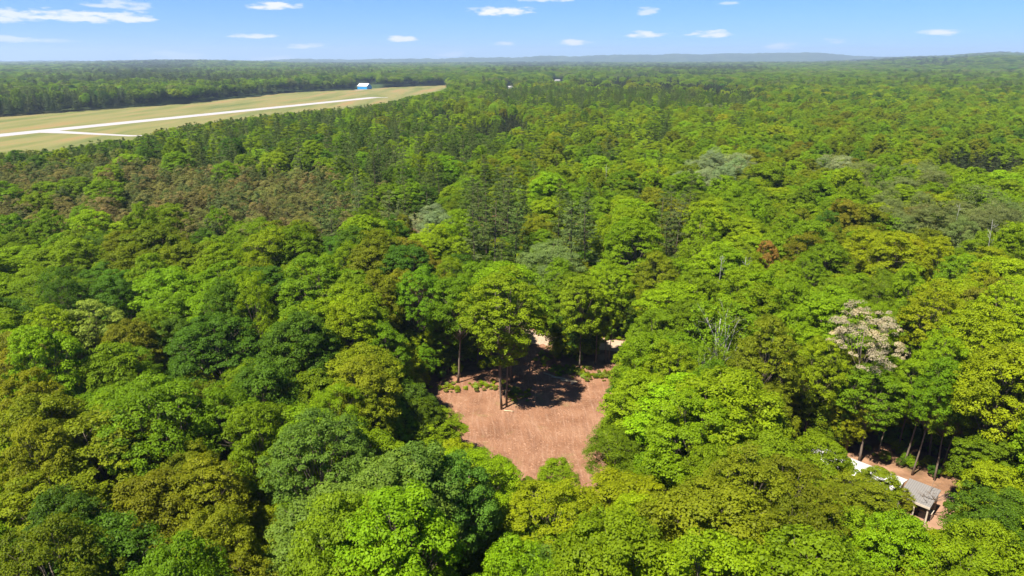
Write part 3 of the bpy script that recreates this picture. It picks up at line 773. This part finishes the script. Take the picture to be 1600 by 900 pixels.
SCAT = []
d = 30.0
while d < 8600:
    s = 7.0 if d < 700 else max(7.0, 7.0 * d / 700) if d < 1400 else 14.0 * (d / 1400) ** .9
    amin, amax = -46, 46
    if d < 60: amin, amax = -75, 75
    nA = int(math.radians(amax - amin) * d / s)
    for k in range(nA + 1):
        a = math.radians(amin) + (k + rnd.uniform(-.36, .36) + (.5 if int(d / s) % 2 else 0)) * s / d
        dd = d + rnd.uniform(-.38, .38) * s
        x, y = dd * math.sin(a), dd * math.cos(a)
        if dd < 26: continue
        SCAT.append((x, y, dd, s))
    d += s * .86
print('candidates', len(SCAT))
ks = {k: [] for k in SPEC}     # the rest: one object per kind
near_all = list(FIX)
for x, y, dd, s in SCAT:
    if in_blocks(x, y): continue
    z = float(terrain(x, y)) if dd > 1300 else 0.0
    px, py = proj(x, y, z + 16)
    sp, c = choose(x, y, px, py, dd)
    g = (s / 7.0)
    subs = [(x, y)]
    if sp in ('larch', 'spruce') and g < 1.6:
        subs = [(x + rnd.uniform(-1, 1) - 1.9, y + rnd.uniform(-1.6, 1.6)), (x + rnd.uniform(-1, 1) + 1.9, y + rnd.uniform(-1.6, 1.6))]
    for (x2, y2) in subs:
        if sp in ('broadleaf', 'fineleaf', 'birch'):
            h = rnd.gauss(18.8, 2.0); R = rnd.choice([rnd.uniform(3.2, 4.6), rnd.uniform(4.2, 6.3)]) * (1 if dd > 90 else 1.0)
        elif sp == 'pine': h = rnd.gauss(23.5, 1.8); R = rnd.uniform(3.4, 4.8)
        elif sp == 'spruce': h = rnd.gauss(18, 2.0) if c != 'blackish' else rnd.gauss(16.5, .9); R = rnd.uniform(2.0, 3.0)
        else: h = rnd.gauss(16.5, 1.5); R = rnd.uniform(2.3, 3.2)
        if g > 1: R *= g * (1.15 if sp in ('spruce', 'larch', 'pine') else 1); h *= (1 + (g - 1) * .03)
        bf = .35 if sp in ('broadleaf', 'birch', 'fineleaf') else .22
        ok = False
        if dd < 1700:
            if dd < 400 and too_close(x2, y2, R, FIX, .62): 
                continue
            for f in (1, .86, .7, .52, .36):
                hh, RR = h * f, R * (f ** .6)
                if not crown_hits(x2, y2, hh, RR, bf, z): ok = True; break
            if not ok: continue
            if in_blocks(x2, y2): continue
        else: hh, RR = h, R
        px, py = proj(x2, y2, z + hh * .8)
        t = dict(sp=sp, c=c, x=x2, y=y2, z=z, h=hh, R=RR, px=px, py=py, v=None, label=None, mesh=None, d=math.hypot(x2, y2))
        # individuals: in view and nearest
        near_all.append(t) if dd < 420 else ks[sp].append(t)

def in_view(t):
    mR = t['R'] * F / max(10, t['d'])
    return -mR < t['px'] < W + mR and -mR < t['py'] < H + mR * 1.6
CLASSES = {'broad': (('broadleaf', 'fineleaf', 'birch'), 295), 'conifer': (('pine', 'spruce'), 150), 'larch': (('larch',), 90)}
INDIV = []
for cl, (sps, cap) in CLASSES.items():
    cand = [t for t in near_all if t['sp'] in sps]
    cand.sort(key=lambda t: (t['label'] is None, 0 if in_view(t) else 1, t['d']))
    INDIV += [t for t in cand[:cap] if t['label'] or in_view(t)]
ids = set(id(t) for t in INDIV)
for t in near_all:
    if id(t) not in ids: ks[t['sp']].append(t)

# labels
ORD = ['first', 'second', 'third', 'fourth', 'fifth', 'sixth', 'seventh', 'eighth', 'ninth', 'tenth', 'eleventh', 'twelfth', 'thirteenth', 'fourteenth', 'fifteenth', 'sixteenth', 'seventeenth', 'eighteenth', 'nineteenth', 'twentieth']
ORD += [a + '-' + b for a in ('twenty', 'thirty') for b in ORD[:9]]
def side(px, py):
    if px < 640: return 'left of the clearing'
    if px > 980: return 'right of the clearing'
    return 'behind the clearing' if py < 560 else 'below the clearing'
def band(py):
    k = int((900 - py) / 60)
    return 'at the bottom edge' if k <= 0 else ['', 'one', 'two', 'three', 'four', 'five', 'six', 'seven', 'eight', 'nine', 'ten', 'eleven', 'twelve', 'thirteen'][k] + ' fifteenths up'
KINDN = {'broadleaf': 'broadleaf tree', 'fineleaf': 'small-leaved tree', 'birch': 'birch tree', 'pine': 'pine tree', 'spruce': 'spruce tree', 'larch': 'thin conifer'}
OBJN = {'broadleaf': 'broadleaf_tree', 'fineleaf': 'broadleaf_tree', 'birch': 'birch_tree', 'pine': 'pine_tree', 'spruce': 'spruce_tree', 'larch': 'larch_tree'}
GRP = {'broadleaf': 'broadleaf trees of the forest', 'fineleaf': 'broadleaf trees of the forest', 'birch': 'birch trees of the forest', 'pine': 'pine trees of the forest', 'spruce': 'spruce trees of the forest', 'larch': 'thin conifers of the plantation'}
groups = {}
for t in INDIV:
    if t['label'] is None: groups.setdefault((t['c'], t['sp'], side(t['px'], t['py']), band(t['py'])), []).append(t)
for (c, sp, sd_, bd), lst in groups.items():
    lst.sort(key=lambda t: t['px'])
    for i, t in enumerate(lst):
        pos_ = 'the only one there' if len(lst) == 1 else ('leftmost of them' if i == 0 else 'rightmost of them' if i == len(lst) - 1 else ORD[min(i, 36)] + ' of them from left')
        t['label'] = f"{c} {KINDN[sp]} {sd_}, {bd}, {pos_}"

crown_protos = {}
def jitter(c, k=.10):
    b = 1 + rnd.gauss(0, k); return tuple(max(.004, v * b * (1 + rnd.gauss(0, k * .5))) for v in c)
def tint_of(t): return jitter((CPAL if t['sp'] in ('pine', 'spruce', 'larch') else PAL)[t['c']])
proto_obj = {}
for t in INDIV:
    sp = t['sp']; v = t['v'] if t['v'] is not None else rnd.randrange(len(SPEC[sp]))
    key = (sp, v, bool(t['mesh']), t['c'] if t['mesh'] else '')
    cm, tm = t['mesh'] or SPEC[sp][v]
    root = empty(OBJN[sp], (t['x'], t['y'], t['z']), rnd.uniform(0, 6.28))
    if t['mesh'] is lone_crown: root.rotation_euler = (0, 0, 0)
    sx = t['R'] / RREF[sp]; sz = t['h'] / HREF[sp]
    root.scale = (sx, sx * rnd.uniform(.84, 1.14), sz)
    if t['mesh'] is None: root.rotation_euler = (rnd.gauss(0, .05), rnd.gauss(0, .05), root.rotation_euler.z)
    tag(root, t['label'], 'tree', GRP[sp])
    if key not in proto_obj:
        tr = bpy.data.objects.new('trunk', tm); cr = bpy.data.objects.new('crown', cm)
        proto_obj[key] = (tr, cr)
    else:
        a, b = proto_obj[key]; tr = a.copy(); cr = b.copy()
    for o in (tr, cr): COL.objects.link(o); o.parent = root
    cr['tint'] = [*tint_of(t)]

# ------------------------------------------------------------------ the rest of the forest, one object per kind
def scatter(name, items, protos, label, cat, tints):
    me = bpy.data.meshes.new(name); n = len(items)
    me.vertices.add(n); me.vertices.foreach_set('co', np.array([(t['x'], t['y'], t['z']) for t in items], dtype=np.float32).ravel())
    a = me.attributes.new('rot', 'FLOAT_VECTOR', 'POINT'); a.data.foreach_set('vector', np.array([(rnd.gauss(0, .04), rnd.gauss(0, .04), rnd.uniform(0, 6.28)) for _ in items], dtype=np.float32).ravel())
    a = me.attributes.new('scl', 'FLOAT_VECTOR', 'POINT'); a.data.foreach_set('vector', np.array([t['scl'] for t in items], dtype=np.float32).ravel())
    a = me.attributes.new('idx', 'INT', 'POINT'); a.data.foreach_set('value', np.array([rnd.randrange(1000) for t in items], dtype=np.int32))
    a = me.attributes.new('tint', 'FLOAT_VECTOR', 'POINT'); a.data.foreach_set('vector', np.array(tints, dtype=np.float32).ravel())
    o = bpy.data.objects.new(name, me); COL.objects.link(o)
    ng = bpy.data.node_groups.new(name, 'GeometryNodeTree')
    ng.interface.new_socket('Geometry', in_out='INPUT', socket_type='NodeSocketGeometry')
    ng.interface.new_socket('Geometry', in_out='OUTPUT', socket_type='NodeSocketGeometry')
    gi = ng.nodes.new('NodeGroupInput'); go = ng.nodes.new('NodeGroupOutput')
    mp_ = ng.nodes.new('GeometryNodeMeshToPoints'); ip = ng.nodes.new('GeometryNodeInstanceOnPoints')
    jn = ng.nodes.new('GeometryNodeJoinGeometry')
    for p in protos:
        oi = ng.nodes.new('GeometryNodeObjectInfo'); oi.transform_space = 'ORIGINAL'; oi.inputs['Object'].default_value = p; oi.inputs['As Instance'].default_value = True
        ng.links.new(oi.outputs['Geometry'], jn.inputs[0])
    def attr(nm, ty):
        q = ng.nodes.new('GeometryNodeInputNamedAttribute'); q.data_type = ty; q.inputs['Name'].default_value = nm; return q.outputs['Attribute']
    ng.links.new(gi.outputs[0], mp_.inputs['Mesh']); ng.links.new(mp_.outputs[0], ip.inputs['Points']); ng.links.new(jn.outputs[0], ip.inputs['Instance'])
    ip.inputs['Pick Instance'].default_value = True
    ng.links.new(attr('idx', 'INT'), ip.inputs['Instance Index']); ng.links.new(attr('rot', 'FLOAT_VECTOR'), ip.inputs['Rotation']); ng.links.new(attr('scl', 'FLOAT_VECTOR'), ip.inputs['Scale'])
    ng.links.new(ip.outputs[0], go.inputs[0])
    md = o.modifiers.new('scatter', 'NODES'); md.node_group = ng
    return tag(o, label, cat, kind='stuff')
LABS = {'broadleaf': ('broadleaf_forest', 'mixed green broadleaf forest stretching from the midground to the far skyline', 'forest'),
        'fineleaf': ('ash_forest', 'grey-green soft crowned trees scattered through the forest beyond the clearing', 'forest'),
        'birch': ('birch_grove', 'thin pale stemmed birches scattered in the right of the forest', 'grove'),
        'pine': ('pine_forest', 'dark tiered pines scattered through the forest below the skyline', 'forest'),
        'spruce': ('spruce_forest', 'dark narrow spruces and plantation blocks beyond the airfield and on the skyline', 'forest'),
        'larch': ('conifer_plantation', 'brownish thin conifer stand between left forest and the airfield', 'plantation')}
for sp, items in ks.items():
    if not items: continue
    protos = []
    for (key, (tr, cr)) in proto_obj.items():
        if key[0] == sp and not key[2]: protos.append(cr)
    if not protos:
        print('no proto', sp); continue
    for t in items: t['scl'] = (t['R'] / RREF[sp] * rnd.uniform(.84, 1.14), t['R'] / RREF[sp], t['h'] / HREF[sp])
    nm, lab, cat = LABS[sp]
    print(sp, len(items), 'protos', len(protos))
    scatter(nm, items, protos, lab, cat, [tint_of(t) for t in items])

# undergrowth: saplings and bushes on the floor near openings
und = []
for k in range(8200):
    a = math.radians(rnd.uniform(-46, 46)); dd = 40 + 130 * math.sqrt(rnd.random()); x, y = dd * math.sin(a), dd * math.cos(a)
    h = rnd.uniform(1.2, 4.6) if k % 5 < 3 else rnd.uniform(5, 11.5); R = h * rnd.uniform(.28, .42)
    if inpoly(proj(x, y, 0), FLOOR) and rnd.random() < .7:
        h *= .45 if h < 5 else .2; R = h * .4
    elif crown_hits(x, y, h, R, .1): continue
    if in_blocks(x, y): continue
    und.append(dict(x=x, y=y, z=-.35 * h, scl=(R / 5, R / 5, h * 1.35 / 20)))
protos = [cr for key, (tr, cr) in proto_obj.items() if key[0] == 'broadleaf' and not key[2]]
scatter('undergrowth', und, protos, 'green saplings and bushes on the forest floor between the trunks', 'undergrowth', [jitter(PAL[rnd.choice(['bright-green', 'mid-green', 'mid-green', 'yellow-green', 'dark-green'])], .15) for _ in und])

# ------------------------------------------------------------------ boxes
def box(V, Fc, x0, x1, y0, y1, z0, z1):
    b = len(V); V += [(x0, y0, z0), (x1, y0, z0), (x1, y1, z0), (x0, y1, z0), (x0, y0, z1), (x1, y0, z1), (x1, y1, z1), (x0, y1, z1)]
    Fc += [(b, b + 3, b + 2, b + 1), (b + 4, b + 5, b + 6, b + 7), (b, b + 1, b + 5, b + 4), (b + 1, b + 2, b + 6, b + 5), (b + 2, b + 3, b + 7, b + 6), (b + 3, b, b + 4, b + 7)]
def boxes(name, lst, mat, parent, lab=None):
    V, Fc = [], []
    for q in lst: box(V, Fc, *q)
    o = mesh_obj(name, V, Fc, mat, parent)
    if lab: o['label'] = lab
    return o
def stripes(name, col, sc, axis='X', dark=.75, rough=.5):
    m, t, b = newmat(name); tc = N(t, 'ShaderNodeTexCoord')
    w = N(t, 'ShaderNodeTexWave', wave_type='BANDS', bands_direction=axis); w.inputs['Scale'].default_value = sc; w.inputs['Distortion'].default_value = .2
    t.links.new(tc.outputs['Object'], w.inputs['Vector'])
    c = mixcol(t, w.outputs['Fac'], tuple(v * dark for v in col), col); c = mixcol(t, MATH(t, 'MULTIPLY', noise_fac(t, tc.outputs['Object'], .7, 6), .35), c, tuple(v * .6 for v in col))
    t.links.new(c, b.inputs['Base Color']); b.inputs['Roughness'].default_value = rough
    bp = N(t, 'ShaderNodeBump'); bp.inputs['Strength'].default_value = .3; bp.inputs['Distance'].default_value = .03; t.links.new(w.outputs['Fac'], bp.inputs['Height']); t.links.new(bp.outputs[0], b.inputs['Normal'])
    return m
M_whiteroof = stripes('white_metal_roof', (.56, .54, .50), 1.3, dark=.86)
M_creamwall = stripes('cream_siding', (.58, .52, .42), 2.0, 'Z')
M_greyroof = stripes('grey_weathered_roof', (.19, .175, .16), 1.3)
M_post = simple('shed_timber', (.40, .34, .26), .8, .2)
M_dark = simple('dark_glass', (.03, .035, .045), .2, .5)
M_blue = stripes('blue_metal_wall', (.03, .30, .62), .7)
M_blued = simple('blue_door', (.02, .22, .50), .5)

# white cabin: its long side runs from upper left to lower right of the picture
A = G(1292, 708, 3.1); B_ = G(1408, 753, 3.1); A.z = B_.z = 0
ax = (B_ - A); Lc = ax.length + 1.5; ang = math.atan2(ax.y, ax.x)
nb_ = Vector((ax.y, -ax.x, 0)).normalized() * 1.7
A += nb_; B_ += nb_
cab = empty('cabin', A - ax.normalized() * 1.5, ang); tag(cab, 'long white-roofed cabin half hidden by olive trees right of the clearing', 'cabin')
D_ = 3.4
boxes('wall', [(0, Lc, 0, D_, .25, 2.45)], M_creamwall, cab)
boxes('base', [(.15, Lc - .15, .15, D_ - .15, 0, .25)], M_post, cab)
Vr = []; Fr = []
ov = .25
def slab(V, Fc, pts, th):
    b = len(V); V += [tuple(p) for p in pts] + [(p[0], p[1], p[2] - th) for p in pts]
    n = len(pts); Fc.append(tuple(b + i for i in range(n))); Fc.append(tuple(b + n + i for i in reversed(range(n))))
    for i in range(n): j = (i + 1) % n; Fc.append((b + i, b + n + i, b + n + j, b + j))
slab(Vr, Fr, [(-ov, -ov, 2.60), (Lc + ov, -ov, 2.60), (Lc + ov, D_ / 2, 3.12), (-ov, D_ / 2, 3.12)], .09)
slab(Vr, Fr, [(-ov, D_ / 2 + .003, 3.12), (Lc + ov, D_ / 2 + .003, 3.12), (Lc + ov, D_ + ov, 2.60), (-ov, D_ + ov, 2.60)], .09)
mesh_obj('roof', Vr, Fr, M_whiteroof, cab)
boxes('ridge_cap', [(-ov, Lc + ov, D_ / 2 - .12, D_ / 2 + .12, 3.10, 3.16)], M_whiteroof, cab)
for wx in (2.6, 5.4):
    w = boxes('window', [(wx, wx + 1.1, -.04, .0, 1.1, 1.95)], M_dark, cab)
    boxes('frame', [(wx - .08, wx + 1.18, -.06, -.041, 1.95, 2.03), (wx - .08, wx + 1.18, -.06, -.041, 1.02, 1.1), (wx - .08, wx, -.06, -.041, 1.1, 1.95), (wx + 1.1, wx + 1.18, -.06, -.041, 1.1, 1.95)], M_whiteroof, w)
dr = boxes('door', [(7.6, 8.5, -.05, .0, .3, 2.25)], M_whiteroof, cab); boxes('handle', [(8.35, 8.42, -.1, -.051, 1.2, 1.3)], M_dark, dr)
# gable infill
mesh_obj('gable', [(Lc + .0, 0, 2.45), (Lc, D_, 2.45), (Lc, D_ / 2, 3.0), (Lc - .1, 0, 2.45), (Lc - .1, D_, 2.45), (Lc - .1, D_ / 2, 3.0)], [(0, 1, 2), (5, 4, 3), (0, 2, 5, 3), (1, 4, 5, 2), (0, 3, 4, 1)], M_creamwall, cab)

# open shed joined to its right end
u = ax.normalized(); S0 = B_ + u * .45
Ls = (G(1466, 774, 2.9).xy - B_.xy - nb_.xy * -1).length - .5
shed = empty('open_shed', S0, ang); tag(shed, 'open-fronted timber shed with grey roof at the right end of the white cabin', 'shed')
Vr, Fr = [], []
slab(Vr, Fr, [(0, -.5, 2.55), (Ls, -.5, 2.55), (Ls, 3.4, 3.05), (0, 3.4, 3.05)], .12)
mesh_obj('roof', Vr, Fr, M_greyroof, shed)
boxes('fascia', [(0, Ls, -.56, -.503, 2.28, 2.56)], M_post, shed)
for px_, py_ in ((.1, -.3), (Ls / 2, -.3), (Ls - .3, -.3), (Ls - .3, 3.1)):
    boxes('post', [(px_, px_ + .16, py_, py_ + .16, 0, 2.42)], M_post, shed)
boxes('back_wall', [(0, Ls - .35, 3.12, 3.2, 0, 2.85)], M_post, shed)
boxes('end_wall', [(0, .09, -.1, 3.1, 0, 2.45)], M_whiteroof, shed, 'white painted end wall')
# things kept in the shed: a dark wooden crate and a stack of boards
cr_ = empty('crate', S0 + Matrix.Rotation(ang, 3, 'Z') @ Vector((2.2, .7, 0)), ang); tag(cr_, 'dark crate standing under the grey shed roof', 'crate')
boxes('side', [(0, 1.3, 0, .06, .05, 1.0), (0, 1.3, .94, 1.0, .05, 1.0), (0, .06, .06, .94, .05, 1.0), (1.24, 1.3, .06, .94, .05, 1.0)], M_dark, cr_)
boxes('lid', [(-.04, 1.34, -.04, 1.04, 1.003, 1.06)], M_post, cr_)

# blue hangar on the airfield
hp = G(566, 139.5)
hg = empty('hangar', hp, math.radians(-24)); tag(hg, 'bright blue hangar with a white roof at the far end of the airfield', 'hangar')
hw, hd, hh_, rh = 21, 15, 5.4, 10.4
boxes('wall', [(-hw / 2, hw / 2, 0, hd, 0, hh_)], M_blue, hg)
Vg = []
for xx in (-hw / 2, hw / 2): Vg += [(xx, 0, hh_), (xx, hd, hh_), (xx, hd / 2, rh - .25)]
mesh_obj('gable', Vg, [(0, 2, 1), (3, 4, 5), (0, 3, 5, 2), (1, 2, 5, 4)], M_blue, hg)
Vr, Fr = [], []
slab(Vr, Fr, [(-hw / 2 - .5, -.6, hh_ - .1), (hw / 2 + .5, -.6, hh_ - .1), (hw / 2 + .5, hd / 2, rh), (-hw / 2 - .5, hd / 2, rh)], .2)
slab(Vr, Fr, [(-hw / 2 - .5, hd / 2 + .01, rh), (hw / 2 + .5, hd / 2 + .01, rh), (hw / 2 + .5, hd + .6, hh_ - .1), (-hw / 2 - .5, hd + .6, hh_ - .1)], .2)
mesh_obj('roof', Vr, Fr, M_whiteroof, hg)
boxes('door', [(-5, 5, -.15, -.01, 0, 4.6)], M_blued, hg)
strip('hangar_apron', G(550, 140.4), G(566, 140.8), 12, M_concrete, .06)

# tiny far houses
def house(px, py, w, lab, rot, wallm, roofm):
    p = G(px, py, 0); h = empty('house', (p.x, p.y, 0), rot); tag(h, lab, 'house', 'far houses among the trees'); h.scale = (.8, .8, .62)
    boxes('wall', [(-w / 2, w / 2, 0, w * .7, 0, 5.5)], wallm, h)
    V, Fc = [], []
    slab(V, Fc, [(-w / 2 - .5, -.5, 5.4), (w / 2 + .5, -.5, 5.4), (w / 2 + .5, w * .35, 9), (-w / 2 - .5, w * .35, 9)], .25)
    slab(V, Fc, [(-w / 2 - .5, w * .35 + .01, 9), (w / 2 + .5, w * .35 + .01, 9), (w / 2 + .5, w * .7 + .5, 5.4), (-w / 2 - .5, w * .7 + .5, 5.4)], .25)
    mesh_obj('roof', V, Fc, roofm, h)
    for k in (-.3, 0, .3): boxes('window', [(w * k - .6, w * k + .6, -.06, -.01, 2, 3.6)], M_dark, h)
M_paleroof = stripes('pale_house_roof', (.34, .33, .31), 1.3)
HOUSES = [(872, 128, 16, 'white house among far trees right of the airfield end', .3), (797, 139, 9, 'small white house left of the larger white house', -.2)]
for (a_, b_, w_, l_, r_) in HOUSES: house(a_, b_, w_, l_, r_, M_whiteroof, M_paleroof)

# ------------------------------------------------------------------ dead trees with bare branches
def dead_tree(base, h, seed, mat, label, lean=(0, 0), nb=16):
    r = random.Random(seed); V, Fc = [], []
    n = 9; pts = [Vector((lean[0] * (i / (n - 1)) ** 1.5 + r.uniform(-.12, .12), lean[1] * i / (n - 1) + r.uniform(-.12, .12), -.3 + (h + .3) * i / (n - 1))) for i in range(n)]
    tube(V, Fc, pts, [.15 * (1 - .85 * i / (n - 1)) for i in range(n)], 6)
    V2, F2 = [], []
    for k in range(nb):
        f = r.uniform(.4, .97); i = f * (n - 1); a = pts[int(i)].lerp(pts[min(n - 1, int(i) + 1)], i % 1)
        th = r.uniform(0, 6.28); L = r.uniform(1.2, 3.6) * (1.25 - f)
        e = a + Vector((math.cos(th), math.sin(th), r.uniform(.5, 1.2))) * L
        m = a.lerp(e, .5) + Vector((r.uniform(-.2, .2), r.uniform(-.2, .2), -.15))
        tube(V2, F2, [a, m, e], [.045, .03, .01], 4)
        for q in range(3):
            s = a.lerp(e, r.uniform(.4, .9)); tube(V2, F2, [s, s + Vector((r.uniform(-1, 1), r.uniform(-1, 1), r.uniform(.1, 1))) * L * .35], [.02, .008], 4)
    root = empty('dead_tree', base); tag(root, label, 'dead tree', 'bare dead trees')
    for nm, (v, f_) in (('trunk', (V, Fc)), ('branches', (V2, F2))):
        o = bpy.data.objects.new(nm, mesh_from(nm, v, f_, mat)); COL.objects.link(o); o.parent = root
for (px_, py_, h_, sd_, mt, lab) in [(1143, 562, 19.5, 1, M_palebark, 'white bare stem standing inside the airy birch'), (1113, 552, 19, 2, M_palebark, 'thin white snag left of the airy birch'),
                                (1100, 775, 16, 3, M_deadwood, 'grey leafless tree among green crowns right of the clearing'), (1065, 760, 13, 4, M_deadwood, 'short grey leafless tree nearest the right rim of the clearing'),
                                (1468, 455, 21, 5, M_palebark, 'pale bare trunk in the silvery thicket on the right'), (1520, 505, 22, 6, M_palebark, 'pale leaning snag below the silvery thicket on the right'),
                                (1444, 812, 3.6, 7, M_bark, 'small bare sapling in front of the open shed'), (945, 360, 21, 8, M_palebark, 'pale bare treetop behind the bright maple')]:
    dead_tree(G(px_, py_), h_, sd_, mt, lab, (rnd.uniform(-1, 1), 0))

# ------------------------------------------------------------------ logs, brush and stones in the clearing
def log(px, py, L, rad, ang_, lab, mat=M_cutwood):
    p = G(px, py); V, Fc = [], []
    r = random.Random(int(px * 7 + py)); n = 5
    tube(V, Fc, [(-L / 2 + L * i / (n - 1), r.uniform(-.06, .06), rad * .9) for i in range(n)], [rad * (1 - .3 * i / (n - 1)) for i in range(n)], 8)
    o = bpy.data.objects.new('log', mesh_from('log', V, Fc, mat)); COL.objects.link(o); o.location = (p.x, p.y, .01); o.rotation_euler = (0, 0, ang_)
    tag(o, lab, 'log', 'logs lying in the clearing')
log(876, 592, 3.4, .16, -.35, 'long pale log at the back rim of the clearing')
log(888, 597, 2.6, .20, -.15, 'thick pale log lying in front of the long pale log')
log(897, 600, 1.3, .22, .5, 'short stubby log right of the pale logs')
log(858, 586, 2.2, .11, -.6, 'thin log left of the pale logs')
log(795, 643, 1.5, .11, -.2, 'short pale log at the foot of the lone tree')
log(1490, 790, 2.8, .12, .7, 'pale log on the sandy yard right of the open shed')
log(1481, 777, 2.2, .10, 1.1, 'thinner pale log behind the first one on the sandy yard')
# chips, twigs and tufts over the bare earth: uncountable debris
def debris():
    V, Fc = [], []; r = random.Random(3); n = 0
    poly = CLEAR_W; xs = [p[0] for p in poly]; ys = [p[1] for p in poly]
    while n < 2600:
        x, y = r.uniform(min(xs), max(xs)), r.uniform(min(ys), max(ys))
        if not inpoly((x, y), poly): continue
        if vnoise(x, y, 3.0, 9) < r.random() * .9: continue
        n += 1; s = r.uniform(.02, .07); a = r.uniform(0, 3.14); l = s * r.uniform(1, 4)
        c, q = math.cos(a), math.sin(a); b = len(V)
        for (dx, dy, dz) in ((-l, -s, 0), (l, -s, 0), (l, s, 0), (-l, s, 0), (-l * .7, -s * .5, s), (l * .7, -s * .5, s * .8), (l * .7, s * .5, s), (-l * .7, s * .5, s * .9)):
            V.append((x + dx * c - dy * q, y + dx * q + dy * c, .013 + dz))
        Fc += [(b + 4, b + 5, b + 6, b + 7), (b, b + 1, b + 5, b + 4), (b + 1, b + 2, b + 6, b + 5), (b + 2, b + 3, b + 7, b + 6), (b + 3, b, b + 4, b + 7)]
    o = mesh_obj('wood_debris', V, Fc, simple('chip_wood', (.27, .155, .095), .9, .1, .5, .9))
    tag(o, 'scattered wood chips and clods on the bare clearing', 'debris', kind='stuff')
debris()
# low weeds round the foot of the lone tree and the rims
wd = []
for (cx, cy, rx, ry, n_) in [(806, 618, 22, 12, 45), (892, 580, 30, 8, 110), (935, 588, 30, 7, 60), (760, 603, 30, 8, 40), (850, 560, 14, 10, 40), (700, 606, 30, 8, 40), (950, 760, 14, 20, 30), (1500, 800, 20, 20, 30), (960, 528, 30, 6, 50)]:
    for k in range(n_):
        p = G(cx + rnd.gauss(0, .5) * rx, cy + rnd.gauss(0, .5) * ry); h = rnd.uniform(.18, .6); wd.append(dict(x=p.x, y=p.y, z=-.3 * h, scl=(h / 7, h / 7, h * 1.4 / 20)))
scatter('weeds', wd, protos, 'low green weeds round the lone tree and along the clearing rim', 'weeds', [jitter(PAL[rnd.choice(['yellow-green', 'pale-green', 'olive'])], .15) for _ in wd])

# ------------------------------------------------------------------ air
hz = mesh_obj('haze', *(lambda V, Fc: (box(V, Fc, -14000, 14000, -900, 13900, -12, 240), (V, Fc))[1])([], []))
m = bpy.data.materials.new('haze_air'); m.use_nodes = True; t = m.node_tree
for n in list(t.nodes): t.nodes.remove(n)
pv = N(t, 'ShaderNodeVolumePrincipled'); pv.inputs['Color'].default_value = (.62, .78, 1, 1); pv.inputs['Density'].default_value = 8.5e-5; pv.inputs['Anisotropy'].default_value = .2
ou = N(t, 'ShaderNodeOutputMaterial'); t.links.new(pv.outputs[0], ou.inputs['Volume'])
hz.data.materials.append(m); tag(hz, 'thin blue summer haze over the far forest and hills', 'haze', kind='stuff')
print('individuals', len(INDIV))
